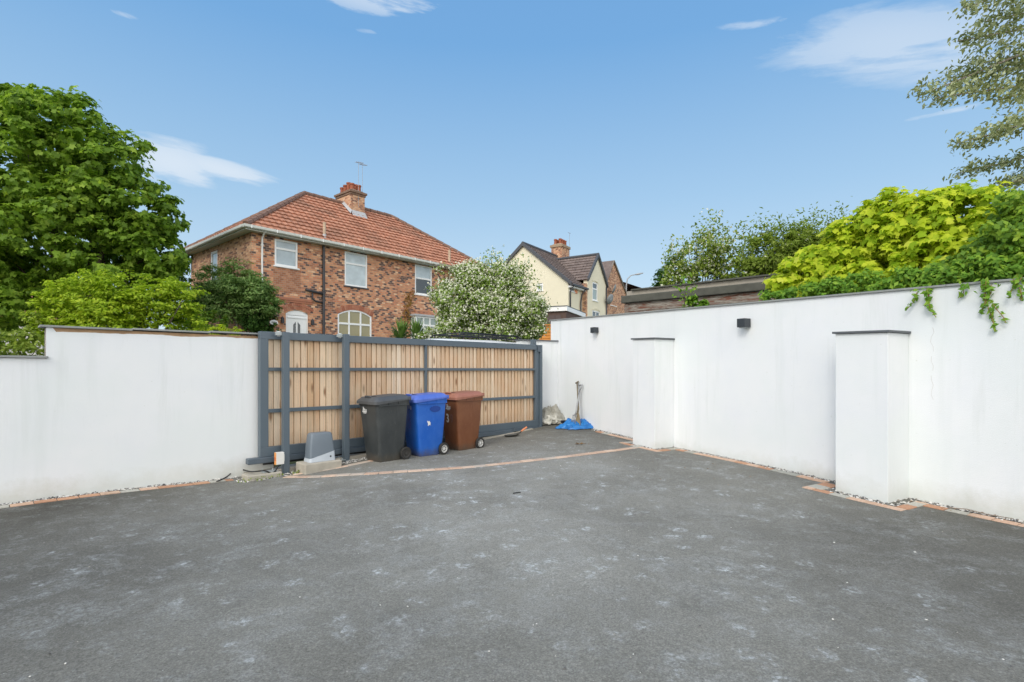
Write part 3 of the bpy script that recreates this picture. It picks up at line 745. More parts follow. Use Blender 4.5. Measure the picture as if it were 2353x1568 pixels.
# ------------------------------------------------------------------ tools, tarp and cloth
def crumple(name, c, rx, ry, h, mat, seed, peaks=(), edge=.25, rot=0, sub=64):
    mb = MB(); nr, na = 26, sub
    for i in range(nr+1):
        r = i/nr
        for k in range(na):
            a = 2*math.pi*k/na
            e = 1+edge*mn.noise(Vector((math.cos(a)*1.6,math.sin(a)*1.6,seed)))+edge*.5*mn.noise(Vector((math.cos(a)*5,math.sin(a)*5,seed+3)))
            x = math.cos(a+rot)*rx*r*e; y = math.sin(a+rot)*ry*r*e
            env = max(0,(1-r**2.2))
            rd = 1-abs(mn.noise(Vector((x*7,y*7,seed+9))))*2
            rd2 = 1-abs(mn.noise(Vector((x*17+4,y*15,seed+19))))*2
            z = h*env*(.62+.26*rd+.22*mn.noise(Vector((x*3.2,y*3.2,seed+30))))+ (.085*rd2+.05*(1-2*abs(mn.noise(Vector((x*26,y*24,seed+5))))))*min(1,h*4)*(env**.35)
            for (pxx,pyy,ph,pr) in peaks: z += ph*math.exp(-((x-pxx)**2+(y-pyy)**2)/pr**2)
            X,Y = c.x+x, c.y+y
            mb.v.append((X,Y,gz(X,Y)+.006+max(0,z)+.012*abs(rd2)*(1 if r>.8 else 0)))
    for i in range(nr):
        for k in range(na):
            a = i*na+k; b = i*na+(k+1)%na
            mb.f.append((a,b,b+na,a+na))
    return mb.build(name, mat, smooth=True)
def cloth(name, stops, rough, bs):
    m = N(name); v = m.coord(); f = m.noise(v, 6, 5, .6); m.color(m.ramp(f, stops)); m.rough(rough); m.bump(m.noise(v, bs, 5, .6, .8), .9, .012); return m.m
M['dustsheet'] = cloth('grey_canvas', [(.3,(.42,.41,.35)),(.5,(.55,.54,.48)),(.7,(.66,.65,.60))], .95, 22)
M['dustsheet_shade'] = cloth('grey_canvas_shaded', [(.3,(.22,.21,.17)),(.6,(.42,.41,.36))], .95, 22)  # heap base darkened, crease shade put into the colour below the folds
M['tarp_shade'] = cloth('blue_tarp_shaded', [(.3,(.008,.10,.34)),(.6,(.02,.20,.55))], .4, 14)  # darker blue base, painted shade between the lighter tarp folds
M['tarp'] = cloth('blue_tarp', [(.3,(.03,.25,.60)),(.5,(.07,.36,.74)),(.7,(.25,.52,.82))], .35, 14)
c = ground_at(1263,973)
c = c+RD*.10+RN*.05
o = crumple('canvas_sheet', c, .33,.24,.26, M['dustsheet_shade'], 4.0, peaks=((.04,.05,.10,.16),(-.16,-.05,.08,.10),(.17,-.02,.10,.10)), rot=R(0))
mbr = MB(); random.seed(5)
for k in range(17):
    a0 = random.uniform(-3.1,3.1); pts_ = []; r0_ = random.uniform(.10,.24); 
    for j in range(9):
        t_ = j/8; a_ = a0+1.5*t_+.2*math.sin(t_*6+k); rr_ = r0_*(1+.25*math.sin(t_*5+k)); x_ = c.x+rr_*math.cos(a_)*1.15; y_ = c.y+rr_*math.sin(a_)*.9
        pts_.append(Vector((x_,y_,gz(x_,y_)+.23*max(0,1-(rr_/.30)**2)+.03+.02*math.sin(t_*9+k*2))))
    mbr.tube(pts_, [.008]+[random.uniform(.022,.038) for _ in range(7)]+[.008], 8)
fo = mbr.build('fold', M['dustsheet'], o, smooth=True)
tag(o, 'crumpled grey canvas sheet heaped in the corner beside the gate end', 'sheet')
c = ground_at(1329,983)
o = crumple('tarpaulin', c, .43,.28,.13, M['tarp_shade'], 12.0, peaks=((-.22,.10,.10,.075),(.24,.06,.05,.08),(.05,.1,.03,.1)), rot=R(-12), edge=.4)
random.seed(8)
mbr = MB()
for k in range(15):
    a0 = random.uniform(0,6.28); pts_ = []; r0_ = random.uniform(.08,.33)
    for j in range(8):
        t_ = j/7; a_ = a0+.9*t_+.15*math.sin(t_*7+k); rr_ = r0_*(1+.2*math.sin(t_*5+k)); x_ = c.x+rr_*math.cos(a_)*1.2; y_ = c.y+rr_*math.sin(a_)*.75
        pts_.append(Vector((x_,y_,gz(x_,y_)+.10*max(0,1-(rr_/.36)**2)+.02)))
    mbr.tube(pts_, [.006]+[random.uniform(.014,.026) for _ in range(6)]+[.006], 8)
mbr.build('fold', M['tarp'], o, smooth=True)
tag(o, 'crumpled bright blue tarpaulin below the spade at the foot of the right wall', 'tarpaulin')
for dx,lab in ((1371,'small black off-cut lying at the near edge of the blue tarpaulin'),):
    pass
o = empty('black_block', ground_at(1365,985)+Vector((0,.25,.15)), R(25)); o.rotation_euler = (R(15),R(20),R(-30))
tag(o, 'small black rubber block lying on the right side of the blue tarpaulin', 'block')
mb = MB(); mb.box(-.085,.085,-.03,.03,-.02,.03); mb.build('block', M['black'], o, bevel=.006)
o = empty('black_block', ground_at(1299,983)+Vector((.0,.35,.09)), R(10)); tag(o, 'small black rubber block between the canvas sheet and blue tarpaulin', 'block')
mb = MB(); mb.box(-.07,.07,-.03,.03,-.02,.04); mb.build('block', M['black'], o, bevel=.006)

def tool_frame(top, base, facing):
    ax = (top-base).normalized(); xx = facing.cross(ax).normalized(); yy = ax.cross(xx)
    Mx = Matrix((xx,yy,ax)).transposed().to_4x4(); Mx.translation = base; return Mx, (top-base).length
wallpt = lambda px,py,off: None
def on_wall(px, py, off):
    u = (px-CX)/FP; # plan intersection with the wall offset by off
    o_ = R0+RN*off; t = (u*o_.y-o_.x)/(RD.x-u*RD.y); p = o_+RD*t
    return Vector((p.x,p.y,ZE+(HY-py)/FP*p.y))
# spade with a D handle (grey)
top = on_wall(1334,884,.06); base = on_wall(1319,966,.30); base.z = .38
Mx,L = tool_frame(top, base, -RN)
o = empty('garden_fork'); o.matrix_world = Mx; tag(o, 'grey digging fork with D-shaped handle leaning on the right wall', 'garden fork')
mb = MB(); mb.tube([(0,0,L-.13),(0,0,L*.6),(0,.0,.30),(0,-.02,.22)],[.016,.018,.018,.015],10); mb.build('shaft', M['silver'], o, smooth=True)
mb = MB(); mb.tube([(0,0,L-.14),(-.03,0,L-.10),(-.055,0,L-.01)],.013,8); mb.tube([(0,0,L-.14),(.03,0,L-.10),(.055,0,L-.01)],.013,8); mb.tube([(-.062,0,L-.01),(.062,0,L-.01)],.016,10); mb.build('handle', M['silver'], o, smooth=True)
mb = MB(); mb.tube([(-.075,-.02,.22),(.075,-.02,.22)],.012,6)
for x in (-.07,-.024,.024,.07): mb.tube([(x,-.02,.22),(x,-.035,.1),(x,-.01,-.03)],[.009,.008,.003],6)
mb.build('tine', M['silver'], o)
top = on_wall(1326,879,.04); base = on_wall(1331,964,.24); base.z = .40
Mx,L = tool_frame(top, base, -RN)
o = empty('spade'); o.matrix_world = Mx; tag(o, 'muddy spade with dark T-shaped handle leaning on the right wall', 'spade')
mb = MB(); mb.tube([(0,0,L-.01),(0,0,L*.65),(0,.0,.36),(0,-.03,.24)],[.014,.015,.019,.021],10); mb.build('shaft', M['wood_dk'], o, smooth=True)
mb = MB(); mb.tube([(-.055,0,L),(.055,0,L)],.017,10); mb.build('handle', M['wood_dk'], o, smooth=True)
mb = MB(); secs = []
for z,w,y in ((.26,.028,-.035),(.22,.075,-.035),(.10,.08,-.02),(0,.07,-.008),(-.04,.045,0)):
    secs.append([Vector((-w,y-.006,z)),Vector((0,y+.010,z)),Vector((w,y-.006,z)),Vector((w,y-.010,z)),Vector((0,y+.006,z)),Vector((-w,y-.010,z))])
mb.loft(secs); mb.build('blade', M['muddy'], o)
# hand shovel on the tarmac
c = ground_at(1180,1003); o = empty('hand_shovel', c, R(15)); tag(o, 'hand shovel with dark blade and orange handle lying near the gate', 'hand shovel')
mb = MB(); secs = []
for x,w,z in ((-.19,.03,.004),(-.14,.08,.005),(0,.10,.012),(.08,.095,.03),(.12,.03,.05)):
    secs.append([Vector((x,-w,z+.028)),Vector((x,-w*.6,z)),Vector((x,w*.6,z)),Vector((x,w,z+.028)),Vector((x,w*.6,z+.006)),Vector((x,-w*.6,z+.006))])
mb.loft(secs); mb.build('blade', simple('dirty_steel',(.11,.11,.10),.5,metal=.3,var=.5,scale=14), o)
mb = MB(); mb.tube([(.11,0,.055),(.15,0,.085),(.17,0,.10)],.010,8); mb.build('neck', M['black'], o)
mb = MB(); mb.tube([(.165,0,.098),(.20,.0,.125),(.29,.0,.185)],[.018,.020,.018],10); mb.build('handle', M['orange'], o, smooth=True)
# small litter
c = ground_at(1337,1021); mb = MB(); random.seed(3)
for k in range(14):
    x,y = c.x+random.gauss(0,.06), c.y+random.gauss(0,.035); a = random.uniform(0,6.3); r = random.uniform(.015,.035); z = gz(x,y)
    mb.add([(x-r*math.cos(a),y-r*math.sin(a),z+.006),(x+r*.5*math.sin(a),y-r*.5*math.cos(a),z+.02),(x+r*math.cos(a),y+r*math.sin(a),z+.01),(x-r*.5*math.sin(a),y+r*.5*math.cos(a),z+.025)], [(0,1,2,3)])
tag(mb.build('dead_leaves', simple('dead_leaf',(.22,.13,.05),.9,var=.4,scale=30)), 'small clump of brown dead leaves on the tarmac before the blue tarpaulin', 'dead leaves')
a = ground_at(1179,1135.5)+Vector((0,0,.008)); b = ground_at(1196,1133)+Vector((0,0,.008)); mb = MB(); mb.tube([a,(a+b)/2+Vector((0,0,.003)),b],.006,6)
tag(mb.build('twig', M['black']), 'short dark twig lying alone in the middle of the drive', 'twig')
a = ground_at(2180,1171)+Vector((0,0,.02)); b = ground_at(2330,1197)+Vector((0,0,.02)); mb = MB(); mb.tube([a,a.lerp(b,.3)+Vector((0,.01,.015)),a.lerp(b,.6)+Vector((0,-.02,.0)),b],[.005,.006,.005,.003],6)
tag(mb.build('twig', M['bark_pale']), 'long pale twig along the foot of the right wall near the pier', 'twig')
def litter():
    r = random.random()
    if r < .5: return rp(random.uniform(7.4,9.5), abs(random.gauss(.1,.12)))
    v = ground_at(random.uniform(1500,1900), random.uniform(1060,1120)); return v.x,v.y
mb = MB()
for k in range(46):
    x,y = litter(); z = gz(x,y); a = random.uniform(0,6.3); r = random.uniform(.008,.022)
    mb.add([(x-r*math.cos(a),y-r*math.sin(a),z+.008),(x+r*.4*math.sin(a),y-r*.4*math.cos(a),z+.014),(x+r*math.cos(a),y+r*math.sin(a),z+.010),(x-r*.4*math.sin(a),y+r*.4*math.cos(a),z+.018)], [(0,1,2,3)])
tag(mb.build('leaf_litter', simple('dry_leaf',(.30,.17,.07),.9,var=.5,scale=30)), 'dry leaf fragments by the right wall foot', 'leaf litter', kind='stuff')

exec_houses = True
# ------------------------------------------------------------------ houses
class Face:                  # a facade: world origin (x,y), direction, and mapping to the house's local frame
    def __init__(s, root, ox, oy, dx, dy, lo, ld, ln):
        s.o = (ox,oy); s.d = (dx,dy); s.lo = Vector(lo); s.ld = Vector(ld); s.ln = Vector(ln); s.root = root
    def L(s, px):
        u = (px-CX)/FP; return (u*s.o[1]-s.o[0])/(s.d[0]-u*s.d[1])
    def z(s, px, py): return ZE+(HY-py)/FP*(s.o[1]+s.d[1]*s.L(px))
    def p(s, L, d, z): return s.lo+s.ld*L+s.ln*d+Vector((0,0,z))
    def box(s, mb, L0, L1, d0, d1, z0, z1):
        vs = [s.p(L,d,z) for z in (z0,z1) for d in (d0,d1) for L in (L0,L1)]
        mb.add(vs, [(0,2,3,1),(4,5,7,6),(0,1,5,4),(2,6,7,3),(0,4,6,2),(1,3,7,5)])
def wall_holes(F, mb, L0, L1, z0, z1, holes, rev=.10):
    xs = sorted({L0,L1,*[h[0] for h in holes],*[h[1] for h in holes]}); zs = sorted({z0,z1,*[h[2] for h in holes],*[h[3] for h in holes]})
    xs = [x for x in xs if L0-1e-6 <= x <= L1+1e-6]; zs = [z for z in zs if z0-1e-6 <= z <= z1+1e-6]
    for i in range(len(xs)-1):
        for j in range(len(zs)-1):
            cx,cz = (xs[i]+xs[i+1])/2,(zs[j]+zs[j+1])/2
            if any(h[0]<cx<h[1] and h[2]<cz<h[3] for h in holes): continue
            mb.add([F.p(xs[i],0,zs[j]),F.p(xs[i+1],0,zs[j]),F.p(xs[i+1],0,zs[j+1]),F.p(xs[i],0,zs[j+1])], [(0,1,2,3)])
    for a,b,c,d in holes:
        for q in (((a,c),(a,d)),((b,c),(b,d)),((a,c),(b,c)),((a,d),(b,d))):
            mb.add([F.p(q[0][0],0,q[0][1]),F.p(q[1][0],0,q[1][1]),F.p(q[1][0],-rev,q[1][1]),F.p(q[0][0],-rev,q[0][1])], [(0,1,2,3)])
def window(F, a, b, c, d, cols=(), transom=None, pane='glass_pale', fmat='white_pl', sill=True, fw=.075, rev=.06, lower=None, name='window', sillmat='white_pl'):
    cen = F.p((a+b)/2,0,c)
    mb = MB(); dd0,dd1 = -rev,-rev+.05
    F.box(mb,a+.002,a+fw,dd0,dd1,c+.002,d-.002); F.box(mb,b-fw,b-.002,dd0,dd1,c+.002,d-.002)
    F.box(mb,a+fw,b-fw,dd0,dd1,d-fw,d-.002); F.box(mb,a+fw,b-fw,dd0,dd1,c+.002,c+fw)
    if transom: F.box(mb,a+fw,b-fw,dd0,dd1-.002,transom-fw*.55,transom+fw*.55)
    for x in cols:
        xx = a+(b-a)*x; F.box(mb,xx-fw*.5,xx+fw*.5,dd0,dd1-.004,c+fw,d-fw)
    w = mb.build(name, M[fmat], F.root, bevel=.006)
    zsplit = transom if transom else d
    xs = [a+fw*.8]+[a+(b-a)*x for x in cols]+[b-fw*.8]
    mb = MB(); F.box(mb,a+fw*.7,b-fw*.7,dd0+.006,dd0+.018,c+fw*.7,(zsplit if transom else d)-(0 if transom else fw*.7)); mb.build('pane', M[lower or pane], w)
    if transom:
        mb = MB(); F.box(mb,a+fw*.7,b-fw*.7,dd0+.006,dd0+.018,zsplit,d-fw*.7); mb.build('pane', M[pane], w)
    if sill:
        mb = MB(); F.box(mb,a-.06,b+.06,-rev,.05,c-.055,c-.001); mb.build('sill', M[sillmat], w, bevel=.006)
    return w
def arch_band(F, a, b, zspring, rise, th, mat, root, n=22, proud=.006):
    w = (b-a)/2; rad = (w*w+rise*rise)/(2*rise); cz = zspring+rise-rad; a0 = math.asin(w/rad); cx = (a+b)/2
    mb = MB()
    for k in range(n):
        t0 = -a0+2*a0*k/n+.003; t1 = -a0+2*a0*(k+1)/n-.003
        pts = []
        for d in (-.09,proud):
            for (t,r) in ((t0,rad+.002),(t1,rad+.002),(t1,rad+th),(t0,rad+th)): pts.append(F.p(cx+r*math.sin(t),d,cz+r*math.cos(t)))
        mb.add(pts, [(0,1,2,3),(4,5,6,7),(0,1,5,4),(1,2,6,5),(2,3,7,6),(3,0,4,7)])
    return mb.build('brick_arch', mat, root)
def spandrel(F, mb, a, b, ztop, zspring, rise, n=14, d=0.0):
    w = (b-a)/2; rad = (w*w+rise*rise)/(2*rise); cz = zspring+rise-rad; cx = (a+b)/2
    for k in range(n):
        x0 = a+(b-a)*k/n; x1 = a+(b-a)*(k+1)/n
        f = lambda x: cz+math.sqrt(max(0,rad*rad-(x-cx)**2))
        mb.add([F.p(x0,d,f(x0)),F.p(x1,d,f(x1)),F.p(x1,d,ztop+.0005),F.p(x0,d,ztop+.0005)], [(0,1,2,3)])
def tiled(root, O, U, V, Nn, u0f, u1f, length, course, mat, name='roof', wave=.016, pitch=.26, lip=.060, sub=4, twave=True):
    """stepped courses of tiles up the slope V; u limits given as functions of v"""
    mb = MB(); O,U,V,Nn = map(Vector,(O,U,V,Nn)); nc = int(round(length/course)); course = length/nc
    for i in range(nc):
        v0 = i*course; v1 = (i+1)*course
        ua0,ub0,ua1,ub1 = u0f(v0),u1f(v0),u0f(v1),u1f(v1)
        st = pitch/sub; k0 = int(math.ceil(min(ua0,ua1)/st)); k1 = int(math.floor(max(ub0,ub1)/st))
        us = [min(ua0,ua1)]+[k*st for k in range(k0,k1+1)]+[max(ub0,ub1)]
        off = (i%2)*pitch*.5 if not twave else 0
        row = []
        for u in us:
            a = min(max(u,ua0),ub0); b = min(max(u,ua1),ub1)
            h = wave*math.cos(2*math.pi*(u+off)/pitch)
            jit = .006*mn.noise(Vector((u*3,i*2.1,0)))
            lo = O+U*a+V*(v0-.02)+Nn*(lip+h+jit); lo2 = O+U*a+V*(v0-.015)+Nn*(h*.5-.01); hi = O+U*b+V*v1+Nn*(h*.55)
            row.append((lo2,lo,hi))
        n0 = len(mb.v)
        for r in row: mb.v += [tuple(x) for x in r]
        for k in range(len(row)-1):
            p = n0+3*k; q = p+3
            mb.f.append((p,q,q+1,p+1)); mb.f.append((p+1,q+1,q+2,p+2))
    return mb.build(name, mat, root)
def tile_mat(name, stops, moss=.4):
    m = N(name); v = m.coord('Object'); br = m.n('ShaderNodeTexNoise'); br.inputs['Scale'].default_value = 3.6; br.inputs['Detail'].default_value = 6; br.inputs['Roughness'].default_value = .75; m.l(v, br.inputs['Vector'])
    c = m.ramp(br.outputs['Fac'], stops); big = m.noise(v, .7, 4, .6)
    vo = m.n('ShaderNodeTexVoronoi'); vo.inputs['Scale'].default_value = 3.4; m.l(v, vo.inputs['Vector'])
    c = m.mix(.5, c, m.ramp(vo.outputs['Color'], [(.2,.72),(.8,1.2)]), 'MULTIPLY')
    c = m.mix(m.ramp(big, [(.48,0),(.72,moss)]), c, (.12,.095,.07)); m.color(c); m.rough(.9); m.bump(m.noise(v,40,3),.4,.005); return m.m
M['tile_red'] = tile_mat('clay_pantiles', [(.30,(.32,.135,.080)),(.5,(.45,.205,.125)),(.7,(.54,.28,.18))])
M['tile_brown'] = tile_mat('brown_tiles', [(.30,(.13,.10,.09)),(.5,(.18,.14,.125)),(.7,(.23,.185,.165))], .2)
M['ridge'] = simple('ridge_tile', (.20,.12,.09), .9, var=.45, scale=5, bump=.5)
M['verge'] = simple('dark_verge', (.07,.075,.085), .6, var=.2)
M['brick_multi'] = brick_mat('multi_stock_brick', [(0,(.10,.064,.058)),(.21,(.17,.09,.07)),(.33,(.50,.20,.10)),(.60,(.74,.37,.19)),(.78,(.60,.22,.11)),(1,(.86,.56,.34))], mortar=(.40,.32,.25), dirt=.08)
M['brick_orange'] = brick_mat('orange_brick', [(0,(.34,.13,.065)),(.5,(.46,.19,.10)),(1,(.56,.27,.15))], mortar=(.36,.28,.21), dirt=.2)
M['brick_side'] = brick_mat('side_brick', [(0,(.16,.08,.06)),(.22,(.42,.18,.10)),(.6,(.62,.33,.18)),(1,(.74,.47,.29))], mortar=(.42,.34,.26), dirt=.08)
M['archb'] = island('arch_brick', [(0,(.36,.13,.075)),(.3,(.42,.17,.10)),(.6,(.33,.115,.065)),(.85,(.46,.21,.13))])
M['yellow_ochre'] = simple('ochre', (.45,.26,.07), .8, var=.3)

# ---- the brick pair with the hipped roof
hx,hy = -9.826,19.91; gd = Vector((.6547,.7559,0)); hang = math.atan2(.7559,.6547)
ZG = 1.55
H = empty('brick_house', (hx,hy,0), hang); tag(H, 'pair of multicoloured brick houses under one red hipped tile roof', 'house')
FW, FD = 13.2, 6.37; ZEV = ZE+5.33
Ff = Face(H, hx,hy,.6547,.7559,(0,0,0),(1,0,0),(0,-1,0))
Fs = Face(H, hx,hy,-.7559,.6547,(0,0,0),(0,1,0),(-1,0,0))
def fr(F, x0,x1,y0,y1,px=None):
    a,b = F.L(x0),F.L(x1); return (a,b,F.z(x0,y1),F.z(x0,y0))
w1 = fr(Ff,631,684,548,609.5); w2 = fr(Ff,792,844,577,656); w3 = fr(Ff,953.5,992.5,607,675.5)
dr = (Ff.L(657),Ff.L(708.3),ZG+.12,Ff.z(682,713.7)); gwin = (Ff.L(776),Ff.L(854),ZG+.75,Ff.z(815,713)); bay = (Ff.L(943),Ff.L(1010),ZG+.75,Ff.z(943,727))
mb = MB(); zb0 = 1.0
wall_holes(Ff, mb, 0, FW, zb0, ZEV-.02, [w1,w2,w3,dr,gwin,bay])
spandrel(Ff, mb, dr[0],dr[1],dr[3],dr[3]-.14,.14,d=-.002); spandrel(Ff, mb, gwin[0],gwin[1],gwin[3],gwin[3]-.24,.24,d=-.002)
mb.build('front_wall', M['brick_multi'], H)
sw = (Fs.L(499.5), Fs.L(484), ZG+2.9, ZEV-.32)
mb = MB(); wall_holes(Fs, mb, 0, FD, zb0, ZEV-.02, [sw])
mb.add([(0,FD,zb0),(FW,FD,zb0),(FW,FD,ZEV-.02),(0,FD,ZEV-.02)], [(0,1,2,3)]); mb.add([(FW,0,zb0),(FW,FD,zb0),(FW,FD,ZEV-.02),(FW,0,ZEV-.02)], [(0,1,2,3)])
mb.build('side_wall', M['brick_side'], H)
# repaired patch under the bathroom window
mb = MB(); Ff.box(mb, w1[0]-.05, w1[1]+.12, -.02, .004, w1[2]-1.02, w1[2]-.10); mb.build('brick_patch', M['brick_orange'], H)
window(Ff,*w1,transom=w1[3]-.36,pane='glass_frost')
window(Ff,*w2,transom=w2[3]-.50,pane='glass_pale',sillmat='dark_pl')
window(Ff,*w3,transom=w3[2]+.80,pane='glass_pale',lower='glass_dark')
window(Fs,*sw,pane='glass_frost',fw=.09)
# things seen in the bedroom window are left as dark and pale curtains
gw = window(Ff,gwin[0],gwin[1],gwin[2],gwin[3],cols=(.33,.67),transom=gwin[3]-.62,pane='glass_blind')
mb = MB(); spandrel(Ff, mb, gwin[0]+.002,gwin[1]-.002,gwin[3]-.003,gwin[3]-.30,.235,d=-.02); mb.build('arched_head', M['white_pl'], gw)
arch_band(Ff, gwin[0]-.02, gwin[1]+.02, gwin[3]-.24, .24, .23, M['archb'], H, 26)
arch_band(Ff, dr[0]-.05, dr[1]+.05, dr[3]-.10, .14, .12, M['archb'], H, 16)
arch_band(Ff, dr[0]-.18, dr[1]+.18, dr[3]-.02, .20, .11, M['archb'], H, 18, proud=.02)
# door
mb = MB(); a,b,c,d = dr; Ff.box(mb,a+.002,a+.06,-.08,-.03,c,d-.002); Ff.box(mb,b-.06,b-.002,-.08,-.03,c,d-.002); Ff.box(mb,a+.06,b-.06,-.08,-.03,d-.20,d-.002)
do = mb.build('door', M['white_pl'], H, bevel=.005)
mb = MB(); Ff.box(mb,a+.065,b-.065,-.075,-.045,c,d-.205); mb.build('door_leaf', M['white_pl'], do, bevel=.005)
mb = MB()
for k,sg in ((.40,-1),(.60,1)):
    xc = a+(b-a)*k; mb.prism([Ff.p(xc-.055,-.0449,c+.75),Ff.p(xc+.055,-.0449,c+.75),Ff.p(xc+.055,-.0449,d-(.45 if sg<0 else .58)),Ff.p(xc-.055,-.0449,d-(.58 if sg<0 else .45))], (0,-.004,0))
mb.build('door_glass', M['glass_dark'], do)
mb = MB(); Ff.box(mb,a+.07,b-.07,-.045,-.02,d-.32,d-.27); mb.build('letter_hood', M['white_pl'], do)
for k in (a-.16,b+.16):
    mb = MB(); Ff.box(mb,k-.05,k+.05,.0,.10,d-.55,d-.36); mb.tube([Ff.p(k,.05,d-.36),Ff.p(k,.05,d-.28)],[.06,.01],8); mb.build('coach_lamp', M['dark_pl'], H)
# projecting course over the door
mb = MB(); x0 = Ff.L(637); x1 = Ff.L(716); zc = Ff.z(680,689)
Ff.box(mb,x0,x1,0.0,.05,zc-.05,zc+.05); Ff.box(mb,x0,x1,0.0,.03,zc-.13,zc-.052); mb.build('string_course', M['archb'], H)
# bay window
mb = MB(); a,b,c,d = bay; Ff.box(mb,a-.05,b+.05,-.05,.42,d,d+.10); mb.build('bay_roof', M['lead'], H, bevel=.01)
byw = MB(); Ff.box(byw,a+.03,b-.03,-.05,.36,c-1.2,c); byw.build('bay_base', M['brick_multi'], H)
Fb = Face(H, 0,0,1,0, Ff.p(0,.36,0), (1,0,0),(0,-1,0)); window(Fb,a+.03,b-.03,c,d-.001,cols=(.28,.5,.75),transom=d-.42,pane='glass_net',rev=.05)
Fb2 = Face(H, 0,0,1,0, Ff.p(a+.03,.36,0), (0,1,0),(-1,0,0)); window(Fb2,.03,.36,c,d-.001,transom=d-.42,pane='glass_net',rev=.04,sill=False)
arch_band(Ff, a-.05,b+.05, d+.10,.07,.16, M['archb'], H, 28, proud=.006)
# roof: eaves at .35 overhang
e = .35; E0 = Vector((-e,-e,0)); RW = FW+2*e; RDp = FD+2*e; zr = ZE+8.27; i1, i2 = 4.1, 13.9-9.02; half = RDp/2; rise = zr-ZEV
sl = math.hypot(half,rise); V1 = Vector((0,half,rise))/sl; N1 = Vector((0,-rise,half))/sl
tiled(H, (-e,-e,ZEV), (1,0,0), V1, N1, lambda v: i1*v/sl, lambda v: RW-i2*v/sl, sl, .33, M['tile_red'])
mb = MB(); A_1=Vector((-e,-e,ZEV)); B_1=Vector((-e+RW,-e,ZEV)); C_1=Vector((-e+RW,-e+RDp,ZEV)); D_1=Vector((-e,-e+RDp,ZEV)); R1=Vector((-e+i1,-e+half,zr)); R2=Vector((-e+RW-i2,-e+half,zr))
mb.add([C_1,D_1,R1,R2],[(0,1,2,3)]); mb.build('roof', M['tile_red'], H)
sl2 = math.hypot(i1,rise); tiled(H, D_1, (0,-1,0), Vector((i1,0,rise))/sl2, Vector((-rise,0,i1))/sl2, lambda v: half*v/sl2, lambda v: RDp-half*v/sl2, sl2, .33, M['tile_red'])
sl3 = math.hypot(i2,rise); tiled(H, B_1, (0,1,0), Vector((-i2,0,rise))/sl3, Vector((rise,0,i2))/sl3, lambda v: half*v/sl3, lambda v: RDp-half*v/sl3, sl3, .33, M['tile_red'])
mb = MB()
for a_,b_ in ((A_1,R1),(R1,R2),(B_1,R2),(D_1,R1),(C_1,R2)):
    n_ = int((b_-a_).length/.42)
    for k in range(n_):
        p,q = a_.lerp(b_,(k+.02)/n_), a_.lerp(b_,(k+.99)/n_); mb.tube([p+Vector((0,0,.03)),q+Vector((0,0,.03))],[.125,.108],8)
mb.build('ridge_tiles', M['ridge'], H)
# soffit, fascia and gutter
mb = MB(); mb.box(-e+.02,FW+e-.02,-e+.02,-.001,ZEV-.13,ZEV-.10); mb.box(-e+.02,-.001,.0,FD+e-.02,ZEV-.13,ZEV-.10); mb.box(-e,FW+e,-e-.005,-e+.018,ZEV-.15,ZEV+.02); mb.box(-e-.005,-e+.018,-e+.02,FD+e,ZEV-.15,ZEV+.02)
mb.build('soffit', M['guttercol'], H)
mb = MB()
def gutter(p0,p1,out):
    for k in range(9):
        pass
    sec = [(0,.02),(0,-.07),(.03,-.10),(.09,-.10),(.12,-.07),(.12,.02),(.105,.02),(.105,-.06),(.085,-.085),(.035,-.085),(.015,-.06),(.015,.02)]
    mb.loft([[Vector(p)+Vector(out)*a+Vector((0,0,b)) for a,b in sec] for p in (p0,p1)])
gutter((-e-.12,-e-.006,ZEV),(8.9,-e-.006,ZEV-.02),(0,-1,0)); gutter((-e-.006,-e-.0,ZEV),(-e-.006,FD+e,ZEV-.02),(-1,0,0))
mb.build('gutter', M['guttercol'], H)
mb = MB(); gutter((8.92,-e-.006,ZEV-.02),(FW+e,-e-.006,ZEV-.06),(0,-1,0)); mb.build('gutter', M['yellow_ochre'] if False else simple('stained_gutter',(.36,.34,.24),.7,var=.4,scale=3), H)
k = -.2
while k < 8.8: mb = MB(); mb.box(k,k+.03,-e-.135,-e-.004,ZEV-.108,ZEV+.022); mb.build('gutter_bracket', M['white_pl'], H); k += .95
# pipes
def pipe(F, px, ya, yb, r, mat, nm='downpipe', d=.07, neck=False):
    L_ = F.L(px); za,zb__ = F.z(px,ya),F.z(px,yb); pts = [F.p(L_,d,zb__),F.p(L_,d,za)]
    if neck: pts += [F.p(L_,e-.02,za+.22),F.p(L_,e+.05,ZEV-.09)]
    mb = MB(); mb.tube(pts,r,10)
    z_ = zb__+.6
    while z_ < za-.2: mb.tube([F.p(L_,d,z_),F.p(L_,d,z_+.06)],r*1.35,10); z_ += 1.4
    return mb.build(nm, M[mat], H, smooth=True, angle=40)
pipe(Ff,600.5,548,770,.038,'white_pl',neck=True); pipe(Ff,742,566,780,.055,'dark_pl','soil_pipe'); pipe(Fs,548,690,770,.04,'white_pl')
mb = MB(); l0,l1 = Ff.L(700),Ff.L(740); zz = Ff.z(720,672); mb.tube([Ff.p(l0,.10,zz+.07),Ff.p(l0+.2,.10,zz+.03),Ff.p(l1,.07,zz-.03)],[.06,.055,.05],10); mb.tube([Ff.p(l0+.3,.08,zz),Ff.p(l0+.3,.08,zz-.28),Ff.p(l0+.42,.08,zz-.36),Ff.p(l1,.07,zz-.40)],.035,8)
mb.build('waste_pipe', M['dark_pl'], H, smooth=True)
mb = MB(); mb.tube([Ff.p(l0-.32,.02,zz-.02),Ff.p(l0-.32,.02,zz+.07)],.0,8) if False else None
